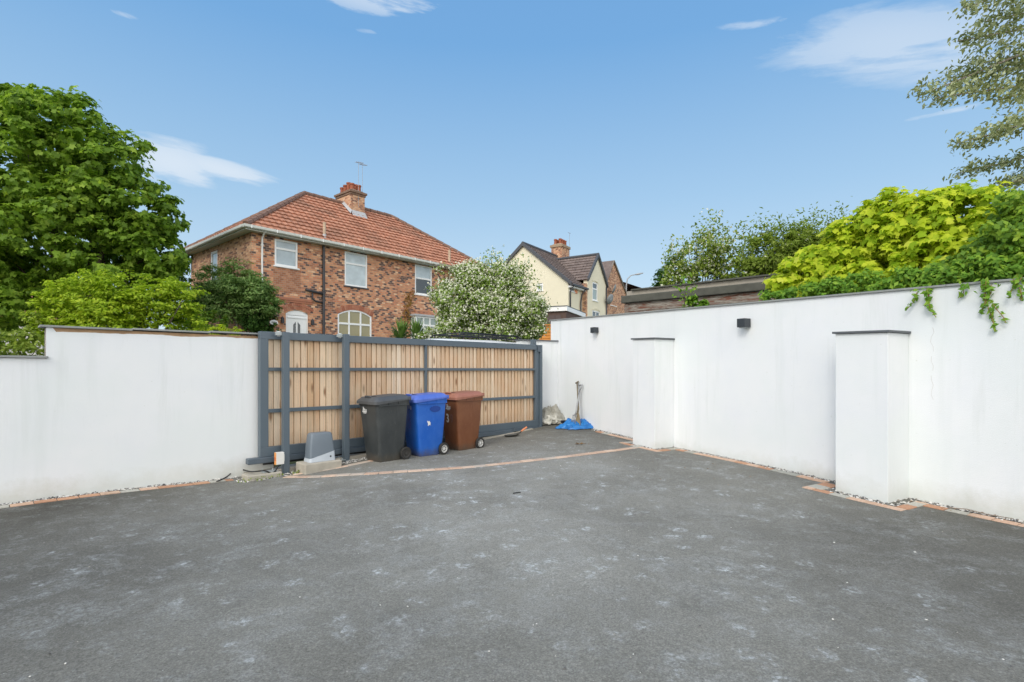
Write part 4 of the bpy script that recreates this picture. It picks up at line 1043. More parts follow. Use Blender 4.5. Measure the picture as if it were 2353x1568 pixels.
# roof vents
for px,ya,yb in ((744,512,549),(1031,575,612)):
    L_ = Ff.L(px); dep = .28
    mb = MB(); z0 = Ff.z(px,yb); z1 = Ff.z(px,ya); mb.tube([(L_,-.05,z0-.1),(L_,-.05,z1)],.065,10); vp = mb.build('vent_pipe', M['clay'] if False else simple('buff_pipe',(.50,.38,.27),.8,var=.2), H, smooth=True, angle=40)
    mb = MB(); mb.lathe([(.07,z0+.18),(.10,z0-.02),(.26,z0-.14),(.26,z0-.16),(.068,z0-.1)],12,Matrix.Translation((L_,-.05,0))); mb.build('lead_collar', M['lead'], vp)
mb = MB(); L_ = Ff.L(1031); mb.tube([Ff.p(L_,.07,ZG),Ff.p(L_,.07,ZEV-.2)],.045,10); mb.build('downpipe', simple('cream_pipe',(.55,.47,.36),.7,var=.15), H, smooth=True)
# chimney
Lc0 = i1+3.0; 
def ridgeL(px):
    o_ = (hx+gd.x*0+(-.7559)*(half-e), hy+.6547*(half-e)); u = (px-CX)/FP; return (u*o_[1]-o_[0])/(gd.x-u*gd.y)
lc = ridgeL(805.5); cw, cd = .80, 1.30; yc = half-e; zt_ch = ZE+9.0
mb = MB(); mb.box(lc-cw/2,lc+cw/2,yc-cd/2,yc+cd/2,zr-1.3,zt_ch-.34); ch = mb.build('chimney', M['brick_side'], H)
mb = MB(); mb.box(lc-cw/2-.04,lc+cw/2+.04,yc-cd/2-.04,yc+cd/2+.04,zt_ch-.338,zt_ch-.24); mb.box(lc-cw/2-.09,lc+cw/2+.09,yc-cd/2-.09,yc+cd/2+.09,zt_ch-.238,zt_ch-.14); mb.loft([rrect(lc-cw/2-.07,lc+cw/2+.07,yc-cd/2-.07,yc+cd/2+.07,zt_ch-.138,.05),rrect(lc-cw/2+.12,lc+cw/2-.12,yc-cd/2+.12,yc+cd/2-.12,zt_ch-.02,.05)])
mb.build('chimney_cap', simple('mortar_cap',(.20,.13,.09),.9,var=.4,scale=7,bump=.5), ch)
for ix in (-.19,.19):
    for iy,hh in ((-.44,.26),(-.15,.36),(.15,.30),(.44,.24)):
        mb = MB(); mb.lathe([(.085,zt_ch-.08),(.11,zt_ch-.08),(.10,zt_ch+hh-.08),(.125,zt_ch+hh-.07),(.125,zt_ch+hh),(.085,zt_ch+hh)],12,Matrix.Translation((lc+ix,yc+iy,0))); mb.build('chimney_pot', M['clay'], ch)
mb = MB(); ybase = yc-cd/2; zf = zr-rise*(cd/2)/half
mb.add([(lc-cw/2-.02,ybase-.26,zf-.20),(lc+cw/2+.02,ybase-.26,zf-.20),(lc+cw/2+.02,ybase-.008,zf+.16),(lc-cw/2-.02,ybase-.008,zf+.16)],[(0,1,2,3)])
for sx_ in (-1,1):
    xx = lc+sx_*(cw/2+.008); x2 = lc+sx_*(cw/2+.16)
    mb.add([(xx,ybase-.1,zf+.12),(xx,yc,zr+.18),(x2,yc,zr+.09),(x2,ybase-.26,zf-.12)],[(0,1,2,3)])
mb.build('flashing', M['lead'], ch)
for px,pt,pb in ((812,374,424),(846,379,440)):
    P_ = (lc+(.02 if px==812 else cw/2+.06), yc-cd/2-(.03 if px==812 else -.3)); Yd = hy+gd.y*P_[0]+.6547*P_[1]
    zt2 = ZE+(HY-pt)/FP*Yd; mb = MB(); mb.tube([(P_[0],P_[1],zt_ch-.9),(P_[0],P_[1],zt2)],.009,6); mb.tube([(P_[0]-.16,P_[1],zt2-.02),(P_[0]+.28,P_[1],zt2+.04)],.013,6)
    for k in range(6): x_ = P_[0]-.14+k*.07; mb.tube([(x_,P_[1]-.11,zt2-.01+k*.008),(x_,P_[1]+.11,zt2-.01+k*.008)],.008,4)
    mb.build('aerial', simple('aerial_grey',(.35,.36,.38),.5), ch)
# oval house plate on the ivy
Lp = Ff.L(616); mb = MB(); zp = Ff.z(616,743); mb.prism([Ff.p(Lp+.16*math.cos(t),.48,zp+.095*math.sin(t)) for t in [2*math.pi*k/24 for k in range(24)]], (0,-.015,0))
po = mb.build('name_plate', M['white_pl'], H)
mb = MB()
for k in range(5): 
    xk = Lp-.09+k*.04; mb.prism([Ff.p(xk,.4965,zp-.02),Ff.p(xk+.026,.4965,zp-.02),Ff.p(xk+.026,.4965,zp+.03-.01*(k%2)),Ff.p(xk,.4965,zp+.03)],(0,-.002,0))
mb.build('lettering', M['dark_pl'], po)

# ---- cream rendered house with a cross gable, brick neighbour attached
av = Vector((-.845,.5345,0)); bv = Vector((.5345,.845,0)); cang = math.atan2(bv.y,bv.x)
C0 = Vector((3.63,34.0,0))
CH = empty('cream_house', (C0.x,C0.y,0), cang); tag(CH, 'cream rendered gabled house with brown tiled roof beyond the blossom tree', 'house')
# local: x along bv, y along av (left); outward of the main front is -y
WG = 6.74; ZC = ZE+5.75; ZR = ZE+8.53; ZB = 1.5; LEN = 7.3
Fg = Face(CH, C0.x,C0.y,av.x,av.y,(0,0,0),(0,1,0),(-1,0,0))          # gable facing us (left)
Fm = Face(CH, C0.x,C0.y,bv.x,bv.y,(0,0,0),(1,0,0),(0,-1,0))          # main front
def gable(mb, F, L0, L1, z0, z1): mb.add([F.p(L0,0,z0),F.p(L1,0,z0),F.p((L0+L1)/2,0,z1)], [(0,1,2)])
mb = MB(); gwn = (Fg.L(1247.5),Fg.L(1233.5),Fg.z(1247,668),Fg.z(1247,640)); 
wall_holes(Fg, mb, 0, WG, ZB, ZC, [gwn]); gable(mb, Fg, 0, WG, ZC, ZR)
sw1 = (Fm.L(1309),Fm.L(1320),Fm.z(1312,669),Fm.z(1312,655)); sw2 = (Fm.L(1318),Fm.L(1324),Fm.z(1320,735),Fm.z(1320,716))
PR = .30; tb = 3.95; HWc = 1.62
wall_holes(Fm, mb, 0, tb-HWc, ZB, ZC, [sw1,sw2])
mb.add([(0,WG,ZB),(LEN,WG,ZB),(LEN,WG,ZC),(0,WG,ZC)],[(0,1,2,3)])
mb.build('wall', M['cream'], CH)
window(Fg,*gwn,transom=gwn[3]-.42,pane='glass_pale',lower='glass_net',fw=.08); window(Fm,*sw1,cols=(.45,),pane='glass_dark',fw=.05); window(Fm,*sw2,pane='glass_dark',fw=.05)
# cross gable wing
Fc = Face(CH, C0.x-PR*av.x, C0.y-PR*av.y, bv.x,bv.y,(0,-PR,0),(1,0,0),(0,-1,0))
ZRC = ZE+8.08; ZCC = ZE+6.25; ca,cb = tb-HWc, tb+HWc
cw1 = (Fc.L(1361.5),Fc.L(1373),Fc.z(1362,690),Fc.z(1362,648)); cw2 = (Fc.L(1361),Fc.L(1378),Fc.z(1362,745),Fc.z(1370,715))
mb = MB(); wall_holes(Fc, mb, ca, cb, ZB, ZCC, [cw1,cw2]); gable(mb, Fc, ca, cb, ZCC, ZRC)
mb.add([(ca,-PR,ZB),(ca,.0,ZB),(ca,.0,ZCC),(ca,-PR,ZCC)],[(0,1,2,3)])
mb.add([(cb,-PR,ZB),(cb,.0,ZB),(cb,.0,ZCC),(cb,-PR,ZCC)],[(0,1,2,3)])
mb.build('gable_wing', M['cream'], CH)
window(Fc,*cw1,transom=cw1[3]-.45,pane='glass_dark',lower='glass_net',fw=.09); window(Fc,*cw2,transom=cw2[3]-.5,cols=(.5,),pane='glass_dark',fw=.09)
for w_ in (cw1,cw2): arch_band(Fc, w_[0]-.04,w_[1]+.04,w_[3]-.02,.12,.10,M['cream'],CH,8,proud=.03)
# quoin strip of exposed brick
mb = MB(); mb.box(ca-.22,ca-.003,-PR+.02,-.002,ZB,ZCC-.4); mb.build('brick_quoin', M['brick_side'], CH)
# roofs
hf = WG/2; rs = ZR-ZC; ov = .30
sl = math.hypot(hf,rs)*(hf+ov)/hf; Vv = Vector((0,hf,rs)).normalized(); Nv = Vector((0,-rs,hf)).normalized()
O_ = Vector((-.12,-ov,ZC-rs*ov/hf)); TOT = LEN+7.0
tiled(CH, O_, (1,0,0), Vv, Nv, lambda v: 0, lambda v: (ca+.02 if v < .62 else TOT), sl, .30, M['tile_brown'], wave=.012, pitch=.3, lip=.05)
mb = MB(); mb.add([Vector((-.12,WG+ov,ZC-rs*ov/hf)),Vector((TOT,WG+ov,ZC-rs*ov/hf)),Vector((TOT,hf,ZR)),Vector((-.12,hf,ZR))],[(0,1,2,3)]); mb.build('roof', M['tile_brown'], CH)
mb = MB(); 
for sg in (0,1):
    y0_ = -ov if sg==0 else WG+ov; zz0 = ZC-rs*ov/hf
    mb.prism([Vector((-.16,y0_,zz0-.14)),Vector((-.16,y0_,zz0+.10)),Vector((-.16,hf,ZR+.12)),Vector((-.16,hf,ZR-.14))],(.14,0,0))
mb.tube([(-.12,hf,ZR+.05),(TOT,hf,ZR+.05)],.11,8); mb.build('verge', M['verge'], CH)
# cross roof slopes
yb_end = hf - 0.0; rc = ZRC-ZCC; slc = math.hypot(HWc+.12,rc*(HWc+.12)/HWc)
V_c = Vector((HWc,0,rc)).normalized(); N_c = Vector((-rc,0,HWc)).normalized(); run = hf+PR+.12
def yl(v):   # where the cross roof meets the main slope
    zc_ = ZCC-rc*.12/HWc+V_c.z*v; return min(run, max(.2,(zc_-ZC)*hf/rs + PR+.12+.1))
tiled(CH, Vector((ca-.12,-PR-.12,ZCC-rc*.12/HWc)), (0,1,0), V_c, N_c, lambda v: 0, yl, slc, .30, M['tile_brown'], wave=.012, lip=.05)
V_d = Vector((-HWc,0,rc)).normalized(); N_d = Vector((rc,0,HWc)).normalized()
tiled(CH, Vector((cb+.12,-PR-.12,ZCC-rc*.12/HWc)), (0,1,0), V_d, N_d, lambda v: 0, yl, slc, .30, M['tile_brown'], wave=.012, lip=.05)
mb = MB()
for sg,xe in ((-1,ca-.12),(1,cb+.12)):
    mb.prism([Vector((xe,-PR-.16,ZCC-rc*.12/HWc-.12)),Vector((xe,-PR-.16,ZCC-rc*.12/HWc+.10)),Vector((tb,-PR-.16,ZRC+.13)),Vector((tb,-PR-.16,ZRC-.12))],(0,.14,0))
mb.tube([(tb,-PR-.12,ZRC+.05),(tb,hf*.86,ZRC+.05)],.10,8); mb.build('verge', M['verge'], CH)
# eaves gutter and pipes
mb = MB(); zz0 = ZC-rs*ov/hf; mb.box(-.1,ca-.0,-ov-.10,-ov+.02,zz0-.10,zz0+.02); mb.build('gutter', M['dark_pl'], CH)
mb = MB(); mb.box(0,ca-.01,-ov+.03,-.002,zz0-.20,zz0-.08); mb.build('soffit', M['white_pl'], CH)
mb = MB(); mb.tube([(.12,-ov-.03,zz0-.1),(.12,-.09,zz0-.45),(.12,-.09,ZB)],.05,8); mb.build('downpipe', M['dark_pl'], CH, smooth=True); mb = MB(); mb.tube([(ca-.4,-ov-.03,zz0-.1),(ca-.45,-.09,zz0-.45),(ca-.62,-.09,zz0-1.0),(ca-.62,-.09,zz0-2.6),(ca-.35,-.09,zz0-3.1),(ca-.35,-.09,ZB)],.05,8); mb.build('downpipe', M['dark_pl'], CH, smooth=True); mb = MB(); mb.tube([(cb-.04,-PR-.06,ZCC-.2),(cb-.04,-PR-.06,ZB)],.05,8)
mb.build('downpipe', M['dark_pl'], CH, smooth=True)
mb = MB(); mb.box(.95,1.25,-.06,-.001,zz0-.45,zz0-.25); mb.build('alarm_box', M['orange'], CH)
# chimney
def ridgeC(px):
    o_ = C0+av*hf; u = (px-CX)/FP; return (u*o_.y-o_.x)/(bv.x-u*bv.y)
lc2 = ridgeC(1287.5); mb = MB(); ztc = ZE+(HY-563)/FP*(C0.y+av.y*hf+bv.y*lc2); cw_,cd_ = .62,.45
mb.box(lc2-cw_,lc2+cw_,hf-cd_,hf+cd_,ZR-1.0,ztc-.30); c2 = mb.build('chimney', M['brick_side'], CH)
mb = MB(); mb.box(lc2-cw_-.08,lc2+cw_+.08,hf-cd_-.08,hf+cd_+.08,ztc-.298,ztc-.12); mb.loft([rrect(lc2-cw_-.03,lc2+cw_+.03,hf-cd_-.03,hf+cd_+.03,ztc-.118,.05),rrect(lc2-cw_+.12,lc2+cw_-.12,hf-cd_+.12,hf+cd_-.12,ztc,.05)]); mb.build('chimney_cap', simple('sandy_cap',(.33,.24,.16),.9,var=.3), c2)
for ix in (-.42,-.14,.14,.42):
    for iy in (-.2,.2):
        mb = MB(); mb.lathe([(.08,ztc-.05),(.11,ztc-.05),(.10,ztc+.26),(.12,ztc+.27),(.12,ztc+.36),(.08,ztc+.36)],10,Matrix.Translation((lc2+ix,hf+iy,0))); mb.build('chimney_pot', M['clay'], c2)
mb = MB(); mb.add([(lc2-cw_-.02,hf-cd_-.35,ZR-rs*(cd_+.35)/hf+.09),(lc2+cw_+.02,hf-cd_-.35,ZR-rs*(cd_+.35)/hf+.09),(lc2+cw_+.02,hf-cd_-.01,ZR-rs*cd_/hf+.22),(lc2-cw_-.02,hf-cd_-.01,ZR-rs*cd_/hf+.22)],[(0,1,2,3)]); mb.build('flashing', M['lead'], c2)
mb = MB(); zt3 = ZE+(HY-541)/FP*41.3; mb.tube([(lc2+cw_+.05,hf-cd_,ztc-.9),(lc2+cw_+.05,hf-cd_,zt3)],.012,5); mb.tube([(lc2+cw_-.25,hf-cd_,zt3),(lc2+cw_+.25,hf-cd_,zt3+.04)],.015,5); mb.build('aerial', simple('aerial_grey2',(.3,.3,.32),.5), c2)
# attached brick neighbour
BH = empty('brick_house', (C0.x,C0.y,0), cang); tag(BH, 'narrow orange brick gabled house attached to the far side of the cream house', 'house')
Fn = Face(BH, C0.x-PR*av.x, C0.y-PR*av.y, bv.x,bv.y,(0,-PR,0),(1,0,0),(0,-1,0))
na,nb = cb+.02, cb+4.3; nm_ = Fn.L(1409); ZRN = ZE+8.15; ZNN = ZE+5.9
nw = (Fn.L(1402.5),Fn.L(1415.5),Fn.z(1403,701),Fn.z(1403,662))
mb = MB(); zl = ZE+6.6
wall_holes(Fn, mb, na, nb, ZB, ZNN, [nw] if nw[3] < ZNN else [])
mb.add([Fn.p(na,0,ZNN),Fn.p(nb,0,ZNN),Fn.p(nm_,0,ZRN),Fn.p(na,0,ZNN+.55)],[(0,1,2,3)])
mb.add([Fn.p(nb,0,ZB),Fn.p(nb,-6,ZB),Fn.p(nb,-6,ZNN),Fn.p(nb,0,ZNN)],[(0,1,2,3)])
mb.build('wall', M['brick_side'], BH)
nn_ = window(Fn,*nw,cols=(.5,),pane='glass_dark',fw=.10)
mb = MB(); ye = hf
mb.add([Fn.p(na-.02,.12,ZNN+.62),Fn.p(nm_,.12,ZRN+.08),Fn.p(nm_,-ye,ZRN+.08),Fn.p(na-.02,-ye,ZNN+.62)],[(0,1,2,3)])
mb.add([Fn.p(nm_,.12,ZRN+.081),Fn.p(nb+.15,.12,ZNN-.06),Fn.p(nb+.15,-6,ZNN-.06),Fn.p(nm_,-6,ZRN+.081)],[(0,1,2,3)])
mb.build('roof', M['tile_brown'], BH)
mb = MB(); mb.prism([Fn.p(nm_,.02,ZRN-.03),Fn.p(nm_,.02,ZRN+.09),Fn.p(nb+.12,.02,ZNN-.02),Fn.p(nb+.08,.02,ZNN-.14)],(0,-.08,0)); mb.prism([Fn.p(na,.02,ZNN+.50),Fn.p(na,.02,ZNN+.62),Fn.p(nm_,.02,ZRN+.09),Fn.p(nm_,.02,ZRN-.03)],(0,-.08,0)); mb.build('verge', M['fence_gr'], BH)
def dish(px,py,rot,F,root,lab):
    L_ = F.L(px); z_ = F.z(px,py); 
    o = empty('satellite_dish'); o.parent = None; o.matrix_world = root.matrix_world.copy()
    mw = Matrix.Translation((C0.x,C0.y,0)) @ Matrix.Rotation(cang,4,'Z'); o.matrix_world = mw @ Matrix.Translation(F.p(L_,.45,z_))
    W = Matrix.Rotation(rot,4,'Z') @ Matrix.Rotation(R(-68),4,'X')
    mb = MB(); mb.lathe([(0.0,.0),(.16,.015),(.30,.06),(.38,.11),(.385,.10),(.31,.05),(.17,.0),(.0,-.015)],20,W); mb.build('dish', simple('dish_grey',(.22,.24,.25),.6), o, smooth=True)
    mb = MB(); mb.tube([W@Vector((0,-.3,.05)),W@Vector((0,-.15,.42))],.014,6); mb.tube([W@Vector((0,0,-.02)),(0,.2,-.12),(0,.44,-.12)],.025,6); mb.build('arm', M['dark_pl'], o)
    tag(o, lab, 'satellite dish', 'satellite dishes on the party wall')
dish(1400,667,R(20),Fn,BH,'upper grey satellite dish beside the white window of the brick gable')
dish(1391,690,R(-10),Fn,BH,'lower grey satellite dish at the corner of the cream gable')
# distant house roof past the lamp post
DHr = empty('brick_house', (13.4,58,0), cang); tag(DHr, 'distant brown roofed house just left of the street lamp', 'house')
mb = MB(); mb.box(-3.0,4.2,-3,3,1.5,ZE+8.0); mb.build('wall', M['brick_side'], DHr)
mb = MB(); mb.add([(-3.2,-3.2,ZE+7.9),(4.4,-3.2,ZE+7.9),(4.4,0,ZE+9.2),(-3.2,0,ZE+9.2),(4.4,3.2,ZE+7.9),(-3.2,3.2,ZE+7.9)],[(0,1,2,3),(3,2,4,5)]); mb.build('roof', M['tile_brown'], DHr)
mb = MB(); mb.box(-2.4,-1.2,-3.06,-3.001,ZE+5.6,ZE+7.0); w_ = mb.build('window', M['white_pl'], DHr); mb = MB(); mb.box(-2.3,-1.3,-3.08,-3.062,ZE+5.7,ZE+6.9); mb.build('pane', M['glass_dark'], w_)
# garage beside the cream house
gp = world_at(1276,740,29.0); GA = empty('garage', (gp.x,gp.y,0), math.atan2(av.y,-0.0+av.x)); GA.rotation_euler = (0,0,R(-22)); tag(GA, 'flat roofed brown garage with white fascia beside the cream house', 'garage')
zt5 = ZE+(HY-706)/FP*29
mb = MB(); mb.box(-.9,.62,0,4,1.2,zt5-.24); mb.build('wall', M['fence_br'], GA)
mb = MB(); mb.box(-.55,-.02,-.03,-.002,1.3,zt5-.45); mb.box(.0,.32,-.03,-.002,1.3,zt5-.45); mb.build('door', simple('brown_door',(.085,.06,.055),.6,var=.15), GA)
mb = MB(); mb.box(-1.0,.70,-.12,4,zt5-.238,zt5); mb.build('fascia', M['white_pl'], GA)
mb = MB(); mb.box(-1.0,.70,-.14,4.02,zt5+.002,zt5+.05); mb.build('roof', M['slate'], GA)
# fence panels behind the gate
def fence(px0,px1,Y,top,bot,mat,lab,board=.12,name='fence_panel'):
    a = world_at(px0,top,Y); b = world_at(px1,top,Y*1.0); o = empty(name,(a.x,a.y,0),math.atan2(b.y-a.y,b.x-a.x)); W_ = (b-a).length; tag(o, lab, 'fence')
    zt_ = a.z; zb_ = outz(a.x,a.y)-.1
    mb = MB(); z_ = zb_
    while z_ < zt_-.03:
        h_ = min(board, zt_-z_); mb.add([(0,.0,z_),(W_,.0,z_),(W_,.02,z_+h_),(0,.02,z_+h_),(0,.03,z_),(W_,.03,z_)],[(0,1,2,3),(0,1,5,4)]); z_ += board
    mb.build('boards', M[mat], o)
    mb = MB(); mb.box(-.03,.03,-.03,.0-.002,zb_,zt_); mb.box(W_/2-.025,W_/2+.025,-.03,-.002,zb_,zt_); mb.box(-.03,W_,-.035,.03,zt_+.002,zt_+.05); mb.build('battens', M[mat], o)
    mb = MB(); mb.box(-.17,-.04,-.05,.06,zb_,zt_+.02); mb.build('post', M['concrete'], o); return o
fence(1241,1330,22.0,748.5,790,'fence_or','bright orange timber fence panel above the return wall')
fence(1172,1232,22.5,745,790,'fence_gr','weathered grey fence panel beneath the blossom tree')
# lamp post
lpx = world_at(1439,680,45); LP = empty('street_lamp', (lpx.x,lpx.y,0)); tag(LP, 'slim grey street lamp with a curved arm beyond the old garage', 'street lamp')
M['lampgrey'] = simple('lamp_grey',(.36,.38,.40),.6)
zt6 = ZE+(HY-632)/FP*45; mb = MB(); mb.tube([(0,0,1),(0,0,5)],[.11,.09],8); mb.tube([(0,0,5),(0,0,zt6-.9),(.1,0,zt6-.35),(.4,0,zt6-.05),(.75,0,zt6+.02)],[.065,.055,.05,.045,.045],8); mb.build('pole', M['lampgrey'], LP, smooth=True)
mb = MB(); mb.tube([(.75,0,zt6+.02),(1.0,0,zt6+.06),(1.45,0,zt6+.16)],[.05,.09,.04],8); mb.build('lantern', M['lampgrey'], LP, smooth=True)
# old garage behind the right wall
gdv = Vector((.758,-.652,0)); G0 = Vector((2.80,13.0,0)); OG = empty('outbuilding', (G0.x,G0.y,0), math.atan2(gdv.y,gdv.x)); tag(OG, 'old flat roofed shed of weathered boards with mossy fascia behind the right wall', 'shed')
zf1 = ZE+(HY-681)/FP*13
mb = MB(); mb.box(0,6.5,.0,3.5,-.4,zf1-.18); mb.build('wall', M['timber_old'], OG)
mb = MB()
for k in range(12): 
    z_ = zf1-.24-.155*k; mb.box(-.01,6.5,-.022,-.004,z_-.145,z_)
mb.box(-.02,.09,-.03,-.023,-.4,zf1-.2); mb.build('boards', M['timber_old'], OG, bevel=.004)
mb = MB(); mb.box(-.08,6.6,-.10,3.6,zf1-.178,zf1); mb.build('fascia', M['felt'], OG, bevel=.02)
mb = MB(); mb.box(.0,6.6,.05,3.6,zf1+.002,zf1+.12); mb.build('parapet', simple('weathered_edge',(.34,.31,.26),.9,var=.3), OG)
mb = MB(); mb.box(.15,6.7,-.02,3.6,zf1+.122,zf1+.155); mb.build('roof', M['felt'], OG)
mb = MB(); mb.add([(.5,-.12,zf1-.9),(.70,-.12,zf1-.9),(.90,-.12,zf1-.37),(.72,-.12,zf1-.35)],[(0,1,2,3)]); 
pp = MB(); pp.prism([Vector((.30,-.16,zf1-1.1)),Vector((.50,-.16,zf1-1.1)),Vector((.66,-.16,zf1-.48)),Vector((.60,-.16,zf1-.42)),Vector((.50,-.16,zf1-.45))],(0,.03,0))
o = pp.build('plank', simple('pale_board',(.50,.49,.46),.8,var=.2)); o.location = OG.location; o.rotation_euler = OG.rotation_euler; tag(o, 'pale grey board leaning against the end of the old shed', 'board')
# white house far left
WHp = world_at(40,780,30); WH = empty('white_house',(WHp.x,WHp.y,0),R(38)); tag(WH, 'white house glimpsed through leaves at the far left', 'house')
Fw = Face(WH,0,0,1,0,(0,0,0),(1,0,0),(0,-1,0)); mb = MB(); ww = (1.0,1.75,2.0,3.1)
wall_holes(Fw, mb, -9, 3.4, .5, 4.6, [ww]); mb.add([(3.4,0,.5),(3.4,6,.5),(3.4,6,4.6),(3.4,0,4.6)],[(0,1,2,3)]); mb.build('wall', simple('white_wash',(.72,.71,.68),.9,var=.08,scale=2), WH)
window(Fw,*ww,transom=2.7,pane='glass_net',fw=.07)
mb = MB(); mb.add([(-9.3,-.3,4.5),(3.7,-.3,4.5),(3.7,3,6.6),(-9.3,3,6.6),(3.7,6.3,4.5),(-9.3,6.3,4.5)],[(0,1,2,3),(3,2,4,5)]); mb.build('roof', M['tile_red'], WH)

# ---- van with a roof rack behind the gate
VN = empty('van', sq(9.6,11.0,outz(*sq(9.6,11.0).xy)+.05), R(45)); tag(VN, 'white van with black roof rack parked just beyond the gate', 'van')
hv = ZE+.815-VN.location.z
mb = MB(); secs = []
for x,zb1,zt1,w in ((-2.45,.45,1.15,.72),(-2.35,.35,1.55,.82),(-2.1,.3,hv-.12,.86),(-1.6,.28,hv-.02,.88),(0,.28,hv,.88),(1.0,.28,hv-.03,.88),(1.45,.28,hv-.14,.87),(1.95,.28,1.22,.86),(2.3,.3,1.05,.80),(2.45,.4,.8,.70)):
    r_ = .12; secs.append([Vector((x,-w,zb1+.1)),Vector((x,-w+.05,zb1)),Vector((x,w-.05,zb1)),Vector((x,w,zb1+.1)),Vector((x,w,zb1+.55*(zt1-zb1))),Vector((x,w-.10,zt1-.14)),Vector((x,w-.26,zt1-.03)),Vector((x,0,zt1)),Vector((x,-w+.26,zt1-.03)),Vector((x,-w+.10,zt1-.14)),Vector((x,-w,zb1+.55*(zt1-zb1)))])
mb.loft(secs); mb.build('body', M['van'], VN, smooth=True, angle=40)
for y,nm in ((-1,''),(1,'')):
    mb = MB()
    for xa,xb in ((.55,1.35),(-.5,.45),(-1.7,-.6)): mb.add([(xa,y*.875,1.25),(xb,y*.875,1.25),(xb-.1,y*.80,1.66),(xa,y*.80,1.66)],[(0,1,2,3)])
    mb.build('side_window', M['glass_dark'], VN)
mb = MB(); mb.add([(1.95,-.72,1.26),(1.95,.72,1.26),(1.52,.66,hv-.24),(1.52,-.66,hv-.24)],[(0,1,2,3)]); mb.build('windscreen', M['glass_dark'], VN)
for x in (-1.5,1.6):
    for y in (-.83,.83):
        W = Matrix.Translation((x,y,.32)) @ Matrix.Rotation(R(90),4,'X'); mb = MB(); mb.lathe([(.2,-.09),(.31,-.09),(.32,0),(.31,.09),(.2,.09)],20,W); wv = mb.build('wheel', M['tyre'], VN, smooth=True, angle=40); mb = MB(); mb.lathe([(0,-.07),(.2,-.08),(.2,.08),(0,.07)],16,W); mb.build('rim', M['galv'], wv)
for y in (-.6,.6):
    mb = MB(); mb.box(2.30,2.42,y-.14,y+.14,.78,.95); mb.build('headlight', M['glass_pale'], VN)
mb = MB(); zr_ = hv+.03
for y in (-.62,.62): mb.tube([(-1.1,y,zr_+.02),(-.95,y,zr_+.10),(1.0,y,zr_+.09),(1.15,y,zr_+.0)],.022,6)
for x in (-.95,-.45,.05,.55,1.0): mb.tube([(x,-.62,zr_+.10),(x,.62,zr_+.10)],.018,6); [mb.tube([(x,y,zr_-.05),(x,y,zr_+.1)],.018,6) for y in (-.62,.62)]
for y in (-.62,.62): mb.tube([(-.9,y,zr_+.0),(1.0,y,zr_+.0)],.018,6)
mb.build('roof_rack', M['black'], VN)

# ------------------------------------------------------------------ foliage
def leaf_mesh(name, P, Nrm, size, mat, parent=None, shape='rhomb', aspect=.6, szvar=.35, curl=.12, droop=None):
    n = len(P); P = np.asarray(P,float); Nrm = np.asarray(Nrm,float); Nrm /= np.linalg.norm(Nrm,axis=1,keepdims=True)+1e-9
    ref = rng.normal(size=(n,3)); 
    if droop is not None: ref = ref*.5+np.array(droop)
    t = ref-np.sum(ref*Nrm,axis=1,keepdims=True)*Nrm; t /= np.linalg.norm(t,axis=1,keepdims=True)+1e-9; b = np.cross(Nrm,t)
    sz = size*(1+szvar*rng.uniform(-1,1,size=(n,1)))
    if shape == 'rhomb': prof = [(-.5,0,0),(-.05,-.5*aspect,curl),(.5,0,0),(-.05,.5*aspect,curl)]
    elif shape == 'lobed': prof = [(-.42,0,0),(-.36,-.34,-.05),(-.02,-.28,.04),(.08,-.52,-.10),(.20,-.20,.04),(.56,0,-.14),(.20,.20,.04),(.08,.52,-.10),(-.02,.28,.04),(-.36,.34,-.05)]
    elif shape == 'star': prof = [(math.cos(a)*(.5 if k%2==0 else .28),math.sin(a)*(.5 if k%2==0 else .28),0) for k,a in enumerate([2*math.pi*j/8 for j in range(8)])]
    k = len(prof); V = np.zeros((n,k,3))
    for j,(a,c,d) in enumerate(prof): V[:,j,:] = P + (t*a+b*c+Nrm*d)*sz
    me = bpy.data.meshes.new(name); me.vertices.add(n*k); me.vertices.foreach_set('co', V.ravel())
    me.loops.add(n*k); me.loops.foreach_set('vertex_index', np.arange(n*k,dtype=np.int32)); me.polygons.add(n)
    me.polygons.foreach_set('loop_start', np.arange(0,n*k,k,dtype=np.int32)); me.polygons.foreach_set('loop_total', np.full(n,k,dtype=np.int32))
    me.update(calc_edges=True); me.validate(); me.materials.append(mat)
    o = bpy.data.objects.new(name, me); col.objects.link(o); o.parent = parent; return o
def clouds(blobs, dens, cr, per, shell=.55, flat=.6, up=.5, jag=0.0):
    """leaf points and normals: clusters of leaves over the outer part of each blob"""
    Ps=[];Ns=[];Cs=[]
    for c,rad in blobs:
        c = np.array(c); rad = np.array(rad if hasattr(rad,'__len__') else (rad,)*3,float)
        area = (rad[0]*rad[2]+rad[0]*rad[1]+rad[1]*rad[2])/3*4*math.pi
        m = max(3,int(area*dens)); d = rng.normal(size=(m,3)); d /= np.linalg.norm(d,axis=1,keepdims=True)
        r = shell+(1-shell)*rng.uniform(0,1,size=(m,1))**.6; r *= 1+jag*rng.normal(size=(m,1))
        cc = c+d*rad*r
        k = per; rr = cr*rng.uniform(.55,1.25,size=(m,1,1))
        g_ = rng.normal(size=(m,k,3)); g_ /= np.linalg.norm(g_,axis=2,keepdims=True); g_ *= rng.uniform(.35,1,size=(m,k,1))
        off = g_*rr*np.array([1,1,flat]); pts = cc[:,None,:]+off
        nr = g_*.7+d[:,None,:]*.6+np.array([0,0,up])+rng.normal(size=(m,k,3))*.45
        Ps.append(pts.reshape(-1,3)); Ns.append(nr.reshape(-1,3)); Cs.append(cc)
    return np.vstack(Ps), np.vstack(Ns), np.vstack(Cs)
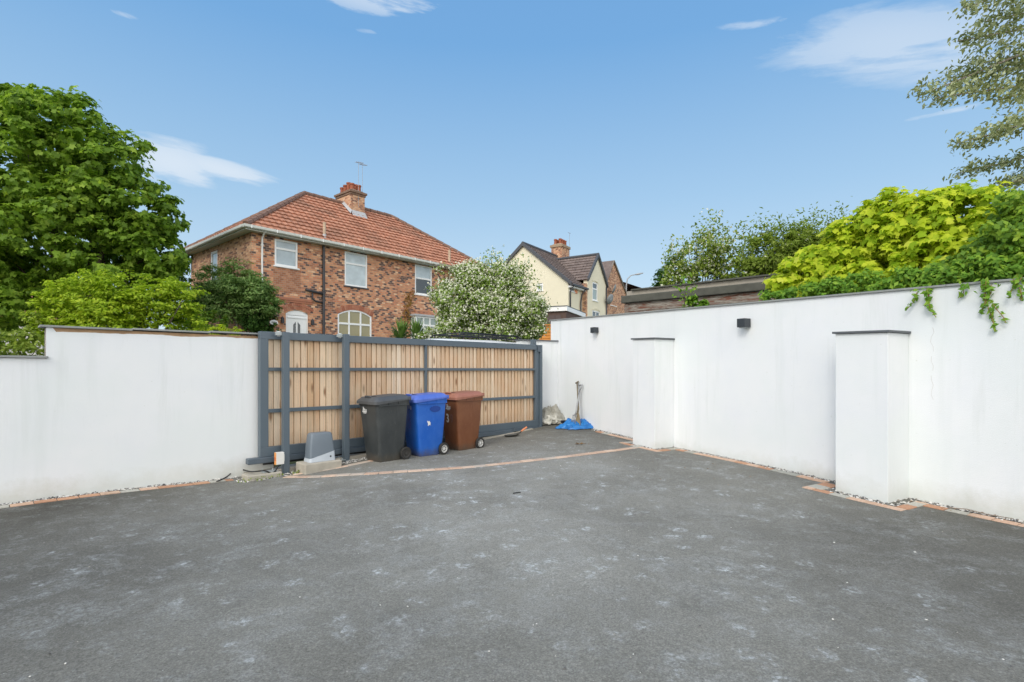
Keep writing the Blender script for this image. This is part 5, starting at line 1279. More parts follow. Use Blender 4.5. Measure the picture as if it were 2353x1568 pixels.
def B_(px,py,Y,r,ry=None,sq_=1.0):   # blob: centre by sight line, radius in photo pixels
    c = world_at(px,py,Y); m_ = r*Y/FP; return (tuple(c),(m_,(ry if ry else m_),m_*sq_))
def limbs(mb, base, tips, r0, fork=.45, wig=.12):
    base = Vector(base)
    for tip in tips:
        tip = Vector(tip); mid = base.lerp(tip,.5)+Vector((random.gauss(0,wig),random.gauss(0,wig),abs(random.gauss(0,wig)))); q = base.lerp(mid,.5)
        mb.tube([base,q,mid,mid.lerp(tip,.5)+Vector((random.gauss(0,wig*.5),0,random.gauss(0,wig*.5))),tip],[r0,r0*.8,r0*.55,r0*.33,r0*.12],6)
LM = {}
LM['syc'] = leaf_mat('sycamore_leaf', [(0,(.10,.18,.025)),(.35,(.18,.31,.035)),(.65,(.28,.45,.05)),(.85,(.42,.58,.08)),(1,(.62,.46,.14))], trans=.55)
LM['acer'] = leaf_mat('lime_leaf', [(0,(.20,.31,.02)),(.4,(.34,.50,.03)),(.75,(.50,.64,.045)),(1,(.60,.58,.08))], trans=.5)
LM['dark'] = leaf_mat('dark_leaf', [(0,(.025,.065,.015)),(.5,(.06,.15,.025)),(1,(.14,.27,.05))])
LM['coton'] = leaf_mat('cotoneaster_leaf', [(0,(.09,.17,.055)),(.5,(.20,.34,.09)),(1,(.40,.52,.20))])
LM['blos'] = leaf_mat('blossom_leaf', [(0,(.11,.19,.025)),(.5,(.24,.37,.06)),(1,(.42,.54,.15))])
LM['petal'] = leaf_mat('white_petal', [(0,(.60,.62,.44)),(.5,(.76,.77,.62)),(1,(.84,.84,.76))], trans=.3)
LM['hop'] = leaf_mat('golden_hop_leaf', [(0,(.18,.32,.02)),(.25,(.36,.52,.025)),(.5,(.56,.68,.04)),(.75,(.70,.78,.06)),(.92,(.78,.80,.16)),(1,(.64,.48,.12))], trans=.5, sp=.15)
LM['vine'] = leaf_mat('vine_leaf', [(0,(.07,.18,.02)),(.5,(.16,.33,.03)),(.85,(.30,.47,.045)),(1,(.45,.50,.07))], trans=.35)
LM['vined'] = leaf_mat('ivy_leaf', [(0,(.07,.15,.02)),(.5,(.17,.32,.03)),(.85,(.32,.46,.04)),(1,(.46,.52,.07))], trans=.4, sp=.25, rough=.5)
LM['silver'] = leaf_mat('silvery_leaf', [(0,(.16,.18,.07)),(.4,(.30,.34,.15)),(.7,(.46,.52,.30)),(.9,(.62,.66,.46)),(1,(.40,.22,.12))], trans=.4)
LM['olive'] = leaf_mat('olive_leaf', [(0,(.13,.20,.03)),(.5,(.27,.38,.055)),(1,(.44,.52,.12))], trans=.5)
LM['yucca'] = leaf_mat('yucca_leaf', [(0,(.06,.13,.02)),(1,(.22,.36,.08))], trans=.1)

def sub_blobs(bl, n, k=.42):
    """smaller lobes over each blob so that the outline is uneven"""
    out = list(bl)
    for c,r in bl:
        for _ in range(n):
            d = rng.normal(size=3); d /= np.linalg.norm(d); f = rng.uniform(.72,1.0)
            rr = np.array(r)*rng.uniform(k*.6,k*1.1); out.append((tuple(np.array(c)+d*np.array(r)*f), tuple(rr)))
    return out
# big sycamore left
T1 = empty('sycamore_tree', (-14.6,17.5,.8)); tag(T1, 'large dense dark green tree at the left behind the white wall', 'tree')
bl = [B_(60,400,17,150),B_(170,330,17,105),B_(255,400,17,95),B_(310,480,17,78),B_(120,550,17,165),B_(250,590,17,105),B_(-80,450,17,190),B_(40,640,16.5,100),B_(350,585,17,58),B_(60,265,17,52),B_(330,540,17.3,70),B_(-120,640,17,150)]
blS = sub_blobs(bl, 11, .36)
P,Nn_,Cc = clouds(blS, 2.3, .36, 30, shell=.70, flat=.5, up=.6, jag=.10)
P -= np.array(T1.location); leaf_mesh('crown', P, Nn_, .165, LM['syc'], T1, 'lobed', szvar=.5)
mb = MB(); b0 = Vector((0,0,0)); mb.tube([b0,Vector((.1,0,1.6)),Vector((.1,.1,3.2))],[.34,.27,.22],10)
limbs(mb, Vector((.1,0,1.7)), [Vector(world_at(px,py,17))-T1.location for px,py in ((60,330),(170,380),(300,480),(240,600),(340,590),(-80,450),(30,600),(120,500),(200,660),(280,400))], .15, wig=.3)
mb.build('trunk', M['bark'], T1, smooth=True)
# lime green shrub behind left wall
T2 = empty('shrub', (-7.8,9.9,.1)); tag(T2, 'broad bright yellow-green shrub above the left white wall', 'shrub')
bl = [B_(205,690,9.6,72),B_(290,690,9.8,68),B_(365,700,10,62),B_(140,715,9.4,52),B_(420,690,10.2,42),B_(250,740,9.6,70),B_(350,760,10,70),B_(110,750,9.4,35),B_(180,780,9.5,60),B_(425,745,10.2,45)]
P,Nn_,_c = clouds(sub_blobs(bl,8,.34), 22, .15, 30, shell=.62, flat=.4, up=.9, jag=.08); P -= np.array(T2.location)
leaf_mesh('foliage', P, Nn_, .072, LM['acer'], T2, 'rhomb', aspect=.45)
mb = MB(); limbs(mb, (0,0,0), [Vector(world_at(px,py,9.8))-T2.location for px,py in ((205,660),(290,650),(365,670),(140,700),(420,690),(250,640),(330,660))], .05, wig=.1); mb.build('stem', M['bark'], T2, smooth=True)
T2b = empty('shrub', (-6.0,11.4,.2)); tag(T2b, 'small mid green bush at the right end of the yellow-green shrub', 'shrub')
bl = [B_(455,740,11.2,38),B_(490,750,11.3,30),B_(430,760,11.2,35)]
P,Nn_,_c = clouds(sub_blobs(bl,7,.4), 14, .11, 24, shell=.6, flat=.5, up=.8, jag=.1); P -= np.array(T2b.location); leaf_mesh('foliage', P, Nn_, .065, leaf_mat('mid_leaf',[(0,(.04,.09,.01)),(.5,(.10,.20,.015)),(1,(.24,.28,.03))]), T2b, 'rhomb')
mb = MB(); limbs(mb,(0,0,0),[(.1,0,1.9),(-.2,.1,1.9),(.3,.0,1.8)],.03); mb.build('stem', M['bark'], T2b)
T2c = empty('shrub', (-4.9,10.6,.2)); tag(T2c, 'low pale lime shrub peeping over the coping near the gate corner', 'shrub')
bl = [B_(515,765,9.7,20),B_(490,768,9.7,18),B_(540,768,9.7,16)]
P,Nn_,_c = clouds(sub_blobs(bl,5,.4), 40, .07, 20, shell=.3, flat=.3, up=1.0, jag=.1); P -= np.array(T2c.location); leaf_mesh('foliage', P, Nn_, .045, LM['hop'], T2c, 'rhomb', aspect=.35)
mb = MB(); limbs(mb,(0,-.3,0),[tuple(Vector(world_at(515,765,9.7))-T2c.location)],.02); mb.build('stem', M['bark'], T2c)
# mixed growth at far left beyond the lower wall
T3 = empty('hedge', (-8.6,8.6,.1)); tag(T3, 'sparse green hedge above the lower part of the left wall', 'hedge')
bl = [B_(15,800,8.8,34),B_(60,795,8.8,32),B_(95,785,8.8,30),B_(-30,790,8.8,40),B_(90,740,9.2,28),B_(40,830,8.8,45)]
P,Nn_,_c = clouds(sub_blobs(bl,5,.4), 12, .13, 14, shell=.4, flat=.6, up=.6, jag=.12); P -= np.array(T3.location); leaf_mesh('foliage', P, Nn_, .07, LM['olive'], T3, 'rhomb')
mb = MB(); limbs(mb,(0,0,0),[tuple(Vector(world_at(px,790,8.8))-T3.location) for px in (0,50,95)],.03); mb.build('stem', M['bark'], T3)
T3b = empty('tree', (-15.5,21.5,.9)); tag(T3b, 'small dark green tree between the large tree and the brick house', 'tree')
bl = [B_(400,640,23,30),B_(425,600,24,14),B_(380,670,23,35),B_(40,700,20,70),B_(80,670,20,50),B_(-20,690,20,60)]
bl = bl[:3]
P,Nn_,_c = clouds(sub_blobs(bl,6,.4), 5, .25, 18, shell=.5, flat=.5, up=.6, jag=.1); P -= np.array(T3b.location); leaf_mesh('crown', P, Nn_, .15, LM['dark'], T3b, 'rhomb')
mb = MB(); limbs(mb,(0,0,0),[tuple(Vector(world_at(395,640,23))-T3b.location)],.12); mb.build('trunk', M['bark'], T3b)
# climber over the corner of the brick house
T4 = empty('climbing_shrub', (-9.9,19.3,1.4)); tag(T4, 'arching dark green climber covering the near corner of the brick house', 'climber')
bl = [B_(500,650,20.2,45),B_(545,635,19.6,36),B_(560,665,19.3,48),B_(600,690,19.4,38),B_(480,690,20.8,42),B_(530,700,19.8,50),B_(590,670,19.3,30)]
P,Nn_,_c = clouds(sub_blobs(bl,8,.36), 9, .32, 34, shell=.6, flat=.28, up=.8, jag=.15)
bl2 = [B_(612,730,20.1,26,ry=.28),B_(592,745,19.9,30,ry=.28),B_(612,758,20.1,30,ry=.28),B_(625,700,20.3,18,ry=.3),B_(575,740,19.6,30,ry=.35),B_(560,700,19.7,30)]
P2,N2_,_c = clouds(bl2, 30, .10, 26, shell=.3, flat=.9, up=.2, jag=.03)
o = leaf_mesh('foliage', P-np.array(T4.location), Nn_, .105, LM['coton'], T4, 'rhomb', aspect=.45)
o = leaf_mesh('foliage', P2-np.array(T4.location), N2_, .07, LM['dark'], T4, 'rhomb', aspect=.7)
mb = MB(); limbs(mb,(0,0,0),[tuple(Vector(world_at(px,py,19.6))-T4.location) for px,py in ((500,640),(560,640),(600,680),(545,620),(480,680))],.05); mb.build('stem', M['bark'], T4)
# ochre creeper on the wall of the pair
T4b = empty('creeper', (0,0,0)); tag(T4b, 'rust coloured creeper climbing the brick wall beside the bay window', 'climber')
P=[];Nn_=[]
for k in range(260):
    px = 930+12*math.sin(k*.37)+rng.normal()*7; py = rng.uniform(668,745); px = 928+ (745-py)*.18+rng.normal()*6
    L_ = Ff.L(px); z_ = Ff.z(px,py); w_ = Vector((hx,hy,0))+gd*L_+Vector((.7559,-.6547,0))*rng.uniform(.02,.12); P.append((w_.x,w_.y,z_)); Nn_.append((.75+rng.normal()*.4,-.65+rng.normal()*.4,rng.normal()*.5))
leaf_mesh('foliage', P, Nn_, .09, leaf_mat('rust_leaf',[(0,(.20,.12,.03)),(.5,(.40,.22,.06)),(1,(.30,.26,.07))]), T4b)
mb = MB(); lo_=Ff.L(928); w0 = Vector((hx,hy,0))+gd*lo_+Vector((.7559,-.6547,0))*.04; mb.tube([w0+Vector((0,0,ZG)),w0+Vector((.05,.05,ZG+1.5)),w0+gd*.3+Vector((0,0,ZG+3.0))],[.02,.015,.008],6); mb.build('stem', M['bark'], T4b)
# blossom tree
T5 = empty('blossom_tree', (-.8,17.3,1.2)); tag(T5, 'rounded tree smothered in small white blossom behind the gate', 'tree')
bl = [B_(1060,700,17,58),B_(1125,690,17,70),B_(1185,705,17,58),B_(1100,650,17,42),B_(1160,645,17,40),B_(1050,740,16.8,50),B_(1130,740,16.8,62),B_(1205,740,17,48),B_(1035,690,17,38),B_(1228,715,17,26),B_(1070,640,17,30)]
P,Nn_,_c = clouds(sub_blobs(bl,8,.34), 15, .22, 24, shell=.66, flat=.6, up=.6, jag=.06)
tw = [world_at(px,py,17) for px,py in ((1130,585),(1118,600),(1105,612),(1140,598),(1150,606),(1205,600),(1212,618),(1198,622),(1222,640),(1030,640),(1015,655),(1243,690),(1250,705),(1010,620),(1235,665),(1088,622),(1180,612))]
tp = np.vstack([np.array(t)+rng.normal(size=(34,3))*np.array([.16,.16,.13]) for t in tw]); 
P = np.vstack([P,tp]); Nn_ = np.vstack([Nn_, rng.normal(size=(len(tp),3))+np.array([0,0,.5])])
leaf_mesh('crown', P-np.array(T5.location), Nn_, .085, LM['blos'], T5, 'rhomb', aspect=.6)
sel = rng.random(len(P)) < .55
Pf = P[sel]+rng.normal(size=(sel.sum(),3))*.05+np.array([0,-.05,.03]); leaf_mesh('blossom', Pf-np.array(T5.location), rng.normal(size=(len(Pf),3))+np.array([0,-.7,.6]), .070, LM['petal'], T5, 'star')
mb = MB(); mb.tube([(0,0,-.3),(0,.05,.6),(.05,.0,1.3)],[.16,.13,.11],8); limbs(mb,(.0,0,.9),[tuple(Vector(t)-T5.location) for t in tw[:14]],.06,wig=.2); mb.build('trunk', M['bark'], T5, smooth=True)
# low white flowers beside the bay window
T5b = empty('flowering_shrub', (-2.6,16.5,1.2)); tag(T5b, 'low white flowering shrub between the spiky plant and blossom tree', 'shrub')
bl = [B_(992,772,16,20),B_(1012,764,16,20),B_(975,782,16,16)]
P,Nn_,_c = clouds(sub_blobs(bl,5,.4), 22, .13, 18, shell=.3, flat=.6, up=.6, jag=.1)
leaf_mesh('foliage', P-np.array(T5b.location), Nn_, .075, LM['blos'], T5b); sel = rng.random(len(P)) < .5; leaf_mesh('blossom', P[sel]-np.array(T5b.location)+rng.normal(size=(sel.sum(),3))*.04, rng.normal(size=(sel.sum(),3))+np.array([0,-.7,.6]), .068, LM['petal'], T5b, 'star')
# spiky plant
yp = world_at(940,775,17.5); T6 = empty('yucca', (yp.x,yp.y,yp.z-.24)); tag(T6, 'spiky sword leaved green plant in front of the bay window', 'plant')
mb = MB()
for hub in (-.28,.25):
    for k in range(70):
        a = random.uniform(0,6.28); el = random.uniform(.15,1.45); Ln = random.uniform(.55,.85); d = Vector((math.cos(a)*math.cos(el),math.sin(a)*math.cos(el),math.sin(el))); sd = Vector((-math.sin(a),math.cos(a),0))*.034; b0 = Vector((hub,0,.15)); m_ = b0+d*Ln*.55+Vector((0,0,.03)); t_ = b0+d*Ln-Vector((0,0,.10*(1.4-el)))
        mb.add([b0-sd*.6,b0+sd*.6,m_+sd,m_-sd,t_],[(0,1,2,3),(3,2,4)])
mb.build('leaves', LM['yucca'], T6); mb = MB(); mb.tube([(-.28,0,-.6),(-.28,0,.2)],.06,8); mb.tube([(.25,0,-.6),(.25,0,.2)],.06,8); mb.build('stem', M['bark'], T6)
# shrubs behind the old shed
def shrubby(name, loc, bl, lab, cat, leaf, lsize, dens, cr, per, flowers=0, twigs=(), Y=15, shape='rhomb', n=7, asp=.55, group=None):
    t = empty(name, loc); tag(t, lab, cat, group); P,Nn_,_c = clouds(sub_blobs(bl,n,.36), dens, cr, per, shell=.6, flat=.6, up=.6, jag=.12)
    if twigs:
        tp = np.vstack([np.array(world_at(px,py,Y))+rng.normal(size=(44,3))*np.array([.12,.12,.20]) for px,py in twigs]); P = np.vstack([P,tp]); Nn_ = np.vstack([Nn_,rng.normal(size=(len(tp),3))])
    L_ = np.array(t.location); leaf_mesh('foliage', P-L_, Nn_, lsize, leaf, t, shape, aspect=asp)
    if flowers:
        sel = rng.random(len(P)) < flowers; leaf_mesh('blossom', P[sel]-L_+rng.normal(size=(sel.sum(),3))*.04, rng.normal(size=(sel.sum(),3))+np.array([0,-.6,.6]), .075, LM['petal'], t, 'star')
    mb = MB(); limbs(mb,(0,0,0),[tuple(Vector(world_at(px,py,Y))-t.location) for px,py in (list(twigs)[:9] or [])]+[tuple(Vector(c)-t.location) for c,r in bl],.045,wig=.15); mb.build('stem', M['bark'], t); return t
shrubby('flowering_shrub', (5.5,15.8,.0), [B_(1590,605,15.5,44),B_(1640,580,15.5,48),B_(1620,635,15.5,45),B_(1675,610,15.5,50),B_(1560,640,15.5,34)], 'loose white flowering shrub rising behind the left of the old shed','shrub', LM['olive'], .10, 9, .20, 16, .30, [(1545,570),(1560,585),(1600,545),(1615,530),(1635,515),(1652,520),(1665,540),(1580,560),(1625,560),(1695,535),(1705,550),(1540,590),(1645,540)], 15.5)
shrubby('shrub', (5.2,19.6,.0), [B_(1535,640,19.5,26),B_(1555,625,19.5,24),B_(1580,645,19.5,30),B_(1515,655,19.5,14)], 'dark green bush at the far left end of the shed roof','shrub', LM['dark'], .13, 5, .22, 20, 0, (), 19.5)
shrubby('shrub', (8.0,14.6,.0), [B_(1745,590,15,46),B_(1785,575,15,48),B_(1830,575,15,50),B_(1720,625,15,36),B_(1870,580,15,50),B_(1790,630,15,44),B_(1850,620,15,44),B_(1910,570,15.4,40)], 'olive green buddleia with upright flower spikes behind the shed','shrub', LM['olive'], .12, 12.0, .24, 24, 0.01, [(1745,515),(1760,525),(1790,518),(1800,530),(1835,515),(1845,530),(1870,500),(1875,515),(1905,505),(1905,520),(1925,520),(1720,540),(1770,545),(1858,545),(1885,540),(1935,500),(1945,530)], 15, asp=.35)
# climbing plant on the shed end
shrubby('creeper', (3.9,11.2,.3), [B_(1605,700,10.6,13),B_(1590,690,10.6,9),B_(1620,705,10.6,9)], 'small sprig of green creeper in front of the shed boards','climber', LM['vine'], .085, 26, .07, 12, 0, [(1575,672),(1583,680)], 10.6, n=4)
# golden hop
T7 = empty('golden_hop', (6.4,7.6,0)); tag(T7, 'big mound of yellow-green lobed leaves spilling over the right wall', 'climber')
def wallY(px, back): 
    u = (px-CX)/FP; o_ = R0-RN*back; t = (u*o_.y-o_.x)/(RD.x-u*RD.y); return (o_+RD*t).y
def BW(px,py,back,r,ry=None): Y = wallY(px,back); return B_(px,py,Y,r,ry)
bl = [BW(1800,660,.55,42),BW(1850,640,.7,50),BW(1900,610,.8,56),BW(1960,580,.9,66),BW(2020,550,1.0,80),BW(2090,510,1.0,78),BW(2160,510,1.0,80),BW(2230,520,1.1,80),BW(2310,530,1.2,80),BW(1960,640,.7,55),BW(2050,620,.8,70),BW(2140,600,.8,70),BW(1880,660,.6,40),BW(2000,520,1.0,36),BW(2380,520,1.2,80),BW(2230,620,.9,80)]
P,Nn_,_c = clouds(sub_blobs(bl,9,.30), 22, .17, 16, shell=.66, flat=.6, up=.5, jag=.09)
# keep the growth behind the wall face
def keep_back(P,Nn_,off=-.02):
    d = (P[:,:2]-np.array([R0.x,R0.y]))@np.array([RN.x,RN.y]); t = (P[:,:2]-np.array([R0.x,R0.y]))@np.array([RD.x,RD.y])
    k = (d < off) | (P[:,2] > ZE+1.24-.0337*t); k &= (t < 12); return P[k],Nn_[k]
P,Nn_ = keep_back(P,Nn_); P -= np.array(T7.location)
Nn_ = Nn_*1.0+np.array([-.4,-.4,.45]); leaf_mesh('foliage', P, Nn_, .098, LM['hop'], T7, 'lobed', szvar=.6)
mb = MB(); limbs(mb,(0,0,0),[tuple(Vector(c)-T7.location) for c,r in bl],.03,wig=.1); mb.build('stem', M['bark'], T7)
# green vines along the wall top and darker ivy right
T8 = empty('virginia_creeper', (5.9,7.2,0)); tag(T8, 'mid green creeper trailing along and over the top of the right wall', 'climber')
bl = [BW(x,y,.22,r,.18) for x,y,r in ((1770,680,12),(1810,676,16),(1860,668,20),(1910,662,22),(1960,656,24),(2010,652,26),(2060,645,28),(2110,640,32),(2160,636,34),(2210,630,34),(2260,624,36),(2310,618,38),(2350,610,40))]
P,Nn_,_c = clouds(sub_blobs(bl,5,.5), 60, .09, 13, shell=.3, flat=.7, up=.5, jag=.18); P,Nn_ = keep_back(P,Nn_,.05); Nn_ += np.array([-.5,-.6,.2])
def hang(px0,py0,px1,py1,n,side=8):
    Pl=[];Nl=[];path=[]
    for k in range(n+1):
        t = k/n; px = px0+(px1-px0)*t+side*math.sin(t*5+px0); py = py0+(py1-py0)*t; v = on_wall(px,py,.05+.02*math.sin(k)); path.append(v)
        for j in range(3 if t < .25 else (2 if k%2 else 1)): Pl.append(v+Vector(rng.normal(size=3)*np.array([.028,.01,.02])*(1.2-t))); Nl.append((-.8+rng.normal()*.4,-.5+rng.normal()*.4,.4+rng.normal()*.3))
    return path,Pl,Nl
paths = []; P=list(P); Nn_=list(Nn_)
for a in ((2125,668,2150,728,14,4),(2110,672,2085,712,9,3),(2135,665,2128,705,10,5),(2265,648,2282,762,24,5),(2275,655,2262,720,12,6),(2285,700,2310,742,6,3),(2250,650,2275,700,14,8),(2330,640,2350,690,12,4),(2345,635,2320,685,9,4),(2222,655,2205,684,6,3)):
    pa,pl,nl = hang(*a); paths.append(pa); P += [np.array(v) for v in pl]; Nn_ += [np.array(v) for v in nl]
P = np.array(P); Nn_ = np.array(Nn_)
leaf_mesh('foliage', P-np.array(T8.location), Nn_, .058, LM['vine'], T8, 'rhomb', aspect=.5, szvar=.5)
M['red_stem'] = simple('red_stem',(.26,.14,.06),.8)
for pa in paths: mb = MB(); mb.tube([v-T8.location for v in pa],.004,5); mb.build('trailing_stem', M['red_stem'], T8)
T9 = empty('ivy', (6.2,5.6,0)); tag(T9, 'glossy dark green ivy mass at the right edge above the wall', 'climber')
bl = [BW(2330,560,.42,62),BW(2270,590,.42,42),BW(2220,610,.36,34),BW(2370,600,.4,60),BW(2380,520,.5,60),BW(2170,620,.32,24),BW(2330,480,.6,34)]
P,Nn_,_c = clouds(sub_blobs(bl,8,.36), 34, .12, 14, shell=.6, flat=.6, up=.3, jag=.09); P,Nn_ = keep_back(P,Nn_,.03); Nn_ += np.array([-.5,-.6,.1])
leaf_mesh('foliage', P-np.array(T9.location), Nn_, .072, LM['vined'], T9, 'rhomb', aspect=.65)
mb = MB(); limbs(mb,(0,0,0),[tuple(Vector(c)-T9.location) for c,r in bl],.02,wig=.1); mb.build('stem', M['bark'], T9)
# silver leaved overhanging tree, trunk out of view to the right
T10 = empty('silver_tree', (12.2,9.3,0)); tag(T10, 'tall tree with drooping silvery leaves reaching in from the upper right', 'tree')
br = [((2600,60),(2110,222),46),((2600,-80),(2215,20),28),((2600,60),(2200,95),26),((2620,150),(2180,180),40),((2650,250),(2200,330),26),((2650,260),(2290,300),24),((2650,330),(2200,400),20),((2650,340),(2270,440),14),((2600,20),(2260,50),46),((2600,110),(2240,150),50),((2620,190),(2290,230),40),((2650,400),(2320,420),18),((2600,-40),(2330,-10),60),((2600,200),(2150,225),26)]
Ps=[];Ns=[]; mb = MB(); top = Vector((-.2,0,7.6))
mb.tube([(0,0,0),(-.1,0,3),(-.15,0,5.5),(-.2,0,9.5)],[.28,.24,.19,.10],10)
for (a,b,wd) in br:
    Y0 = 9.4; Y1 = 8.4+random.uniform(-.5,.6); A = world_at(a[0],a[1],Y0); Bb = world_at(b[0],b[1],Y1)
    mid = A.lerp(Bb,.5)+Vector((0,0,.15)); st = T10.location+Vector((-.15,0,max(1.2,A.z-.6-T10.location.z)))
    pth = [st,A,A.lerp(mid,.5)+Vector((0,0,.08)),mid,mid.lerp(Bb,.5),Bb]; mb.tube([p-T10.location for p in pth],[.07,.04,.03,.022,.014,.005],6)
    n = int((Bb-A).length*17)
    for k in range(n):
        t = (k/n)**.85; p = A.lerp(Bb,t)+Vector((0,0,.15*math.sin(math.pi*t))); wr = wd*8.8/FP*(1.15-.8*t*t)
        cl = p+Vector((random.gauss(0,wr*.5),random.gauss(0,wr*.6),random.gauss(0,wr*.55)-wr*.15)); m_ = random.randint(9,20)
        pts = np.array(cl)+rng.normal(size=(m_,3))*np.array([.10,.09,.06]); Ps.append(pts); Ns.append(rng.normal(size=(m_,3))+np.array([-.2,-.2,.6]))
P = np.vstack(Ps); Nn_ = np.vstack(Ns)
leaf_mesh('crown', P-np.array(T10.location), Nn_, .085, LM['silver'], T10, 'rhomb', aspect=.45, droop=(-.7,0,-.9))
mb.build('trunk', M['bark_pale'], T10, smooth=True)
# weeds at wall foot
Pw=[];Nw=[]
for k in range(90):
    p = sq(random.uniform(2.45,3.1),random.uniform(7.72,7.85)) if k < 60 else sq(random.uniform(3.2,3.35),7.78)
    Pw.append((p.x,p.y,gz(p.x,p.y)+random.uniform(.005,.05))); Nw.append(rng.normal(size=3)+np.array([0,-.2,.8]))
tag(leaf_mesh('weeds', Pw, Nw, .03, LM['olive'], None), 'tiny weeds round the concrete block and post foot', 'weeds', kind='stuff')

# ------------------------------------------------------------------ camera, sky, light
cam = bpy.data.cameras.new('camera'); co = bpy.data.objects.new('camera', cam); col.objects.link(co)
co.location = (0,0,ZE); co.rotation_euler = (R(90),0,0); cam.sensor_width = 36; cam.lens = 36*FP/2353; cam.shift_y = (HY-784)/2353; cam.clip_end = 2000; cam.clip_start = .05
scene.camera = co
SUN_DIR = Vector((-.37,-.65,.62)).normalized()
el = math.asin(SUN_DIR.z); az = math.atan2(SUN_DIR.x, SUN_DIR.y)
w = bpy.data.worlds.new('World'); scene.world = w; w.use_nodes = True; nt = w.node_tree; nt.nodes.clear()
def wn(t): return nt.nodes.new(t)
def lk(a,b): nt.links.new(a,b)
out = wn('ShaderNodeOutputWorld'); bg = wn('ShaderNodeBackground'); lk(bg.outputs[0], out.inputs[0])
sky = wn('ShaderNodeTexSky'); sky.sky_type = 'NISHITA'; sky.sun_disc = False; sky.sun_elevation = el; sky.sun_rotation = az; sky.air_density = 1.0; sky.dust_density = .6; sky.ozone_density = 1.5
def wmath(op,a,b=0.0,c=None):
    m = wn('ShaderNodeMath'); m.operation = op
    for i,v in enumerate((a,b,c)):
        if v is None: continue
        if isinstance(v,(int,float)): m.inputs[i].default_value = v
        else: lk(v,m.inputs[i])
    return m.outputs[0]
def wramp(f,stops):
    r = wn('ShaderNodeValToRGB'); cr = r.color_ramp
    while len(cr.elements) < len(stops): cr.elements.new(.5)
    for e_,(p,c) in zip(cr.elements,stops): e_.position = p; e_.color = (c,c,c,1) if not hasattr(c,'__len__') else (*c,1)
    lk(f,r.inputs[0]); return r.outputs[0]
def wmix(f,a,b,mode='MIX'):
    m = wn('ShaderNodeMix'); m.data_type='RGBA'; m.blend_type=mode
    for i,v in ((0,f),(6,a),(7,b)):
        if isinstance(v,(int,float)): m.inputs[i].default_value = v
        elif isinstance(v,tuple): m.inputs[i].default_value = (*v,1)
        else: lk(v,m.inputs[i])
    return m.outputs[2]
tc = wn('ShaderNodeTexCoord'); sp = wn('ShaderNodeSeparateXYZ'); lk(tc.outputs['Generated'], sp.inputs[0])
azn = wmath('ARCTAN2', sp.outputs[0], sp.outputs[1]); eln = wmath('ARCSINE', sp.outputs[2])
cb_ = wn('ShaderNodeCombineXYZ'); lk(azn, cb_.inputs[0]); lk(wmath('MULTIPLY',wmath('ADD',eln,wmath('MULTIPLY',azn,.12)),4.5), cb_.inputs[1])
nz = wn('ShaderNodeTexNoise'); nz.inputs['Scale'].default_value = 5; nz.inputs['Detail'].default_value = 8; nz.inputs['Roughness'].default_value = .6; nz.inputs['Distortion'].default_value = .6; lk(cb_.outputs[0], nz.inputs['Vector'])
nz2 = wn('ShaderNodeTexNoise'); nz2.inputs['Scale'].default_value = 16; nz2.inputs['Detail'].default_value = 6; nz2.inputs['Roughness'].default_value = .6; lk(cb_.outputs[0], nz2.inputs['Vector'])
def patch(px,py,wx,wy,gain,tilt=0.0,thr=.35,soft=.6):
    u=(px-CX)/FP; v=(HY-py)/FP; a0=math.atan(u); e0=math.atan(v/math.sqrt(1+u*u)); sx=wx/FP*math.cos(a0)**2; sy=wy/FP*math.cos(a0)*math.cos(e0)
    da = wmath('SUBTRACT',azn,a0); de = wmath('SUBTRACT',eln,e0); de = wmath('ADD',de,wmath('MULTIPLY',da,tilt))
    d = wmath('ADD',wmath('POWER',wmath('ABSOLUTE',wmath('DIVIDE',da,sx)),2.0),wmath('POWER',wmath('ABSOLUTE',wmath('DIVIDE',de,sy)),2.0))
    m = wmath('MULTIPLY',wmath('SUBTRACT',1.0,d),.8); nn = wmath('MULTIPLY',wmath('SUBTRACT',nz.outputs['Fac'],.5),3.4); n3 = wmath('MULTIPLY',wmath('SUBTRACT',nz2.outputs['Fac'],.5),1.3)
    m = wmath('ADD',wmath('ADD',m,nn),n3); r = wramp(wmath('ADD',m,.3),[(max(0,thr+.3),0.0),(min(1,thr+.3+soft),1.0)])
    fade = wramp(wmath('MULTIPLY',d,.25),[(.0,1.0),(.6,0.0)])
    return wmath('MULTIPLY',wmath('MULTIPLY',r,fade),gain)
tot = None
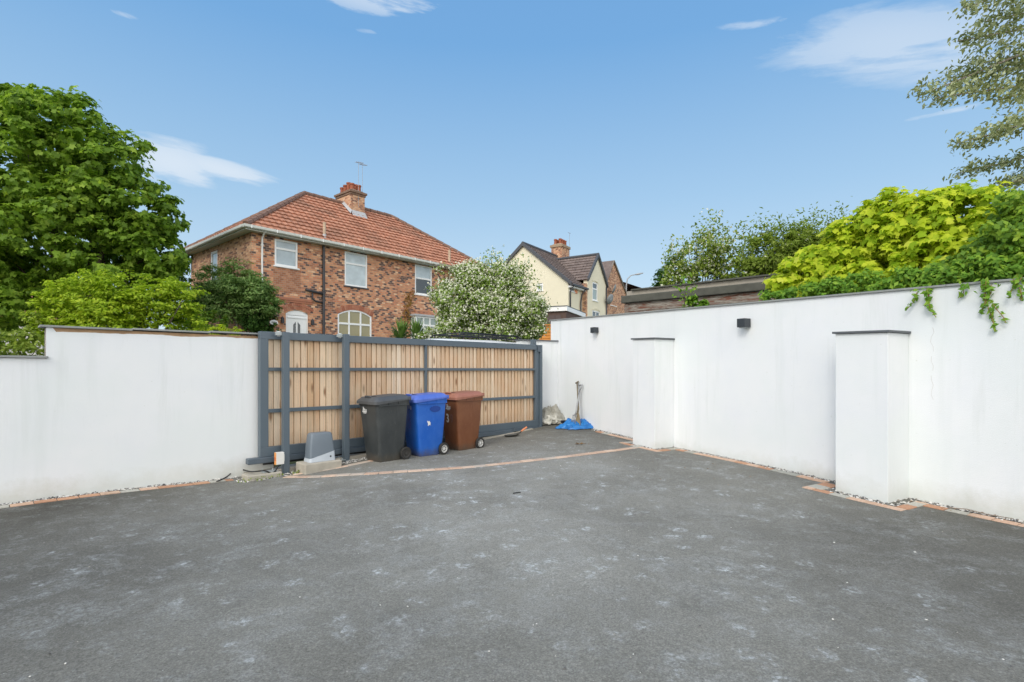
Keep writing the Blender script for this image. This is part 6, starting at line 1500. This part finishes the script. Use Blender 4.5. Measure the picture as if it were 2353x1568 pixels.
for a in ((400,375,130,50,.85,.05,.05),(510,390,140,26,.85,.12,.05),(860,4,170,26,.6,.02,.3),(285,34,50,9,.35,0,.3),(2060,105,330,90,.60,.25,-.15,1.0),(2170,258,150,12,.7,.02,.1),(1760,52,120,12,.45,.08,.2),(2330,60,260,130,.50,.0,-.1,1.0),(330,330,60,14,.3,.1,.4),(845,72,30,6,.25,0,.3)):
    p_ = patch(*a); tot = p_ if tot is None else wmath('MAXIMUM',tot,p_)
STR = .12
def k3(r,g,b): return (r/STR,g/STR,b/STR)
gr_ = wn('ShaderNodeValToRGB'); lk(eln, gr_.inputs[0]); cr = gr_.color_ramp
while len(cr.elements) < 5: cr.elements.new(.5)
for e_,(p,c) in zip(cr.elements,[(0.0,(.74,.87,.96)),(.12,(.62,.80,.94)),(.30,(.41,.65,.90)),(.55,(.20,.46,.83)),(1.0,(.14,.35,.75))]): e_.position=p; e_.color=(*c,1)
gsc = wn('ShaderNodeVectorMath'); gsc.operation='SCALE'; gsc.inputs[3].default_value = 1/STR; lk(gr_.outputs[0], gsc.inputs[0])
skyc = wmix(.82, sky.outputs[0], gsc.outputs[0])
cl = wmix(tot, skyc, k3(.74,.83,.93))
# unseen broken overcast added behind the photographer for soft neutral fill light
back = wramp(wmath('MULTIPLY_ADD',sp.outputs[1],-1.0,.35),[(.30,0.0),(.75,1.0)])
cover = wmath('MULTIPLY',back,wramp(nz.outputs['Fac'],[(.30,.35),(.5,1.0)]))
cl = wmix(cover, cl, k3(2.0,1.95,1.88))
lk(cl, bg.inputs['Color']); bg.inputs['Strength'].default_value = STR
sun = bpy.data.lights.new('sun','SUN'); sun.energy = 1.40; sun.angle = R(20); sun.color = (1.0,.95,.88); so = bpy.data.objects.new('sun', sun); col.objects.link(so)
so.rotation_euler = SUN_DIR.to_track_quat('Z','Y').to_euler(); so.location = (0,0,20)
scene.view_settings.view_transform = 'Standard'; scene.view_settings.look = 'None'; scene.view_settings.exposure = 0; scene.view_settings.gamma = 1
scene.render.engine = 'CYCLES'; scene.cycles.max_bounces = 8
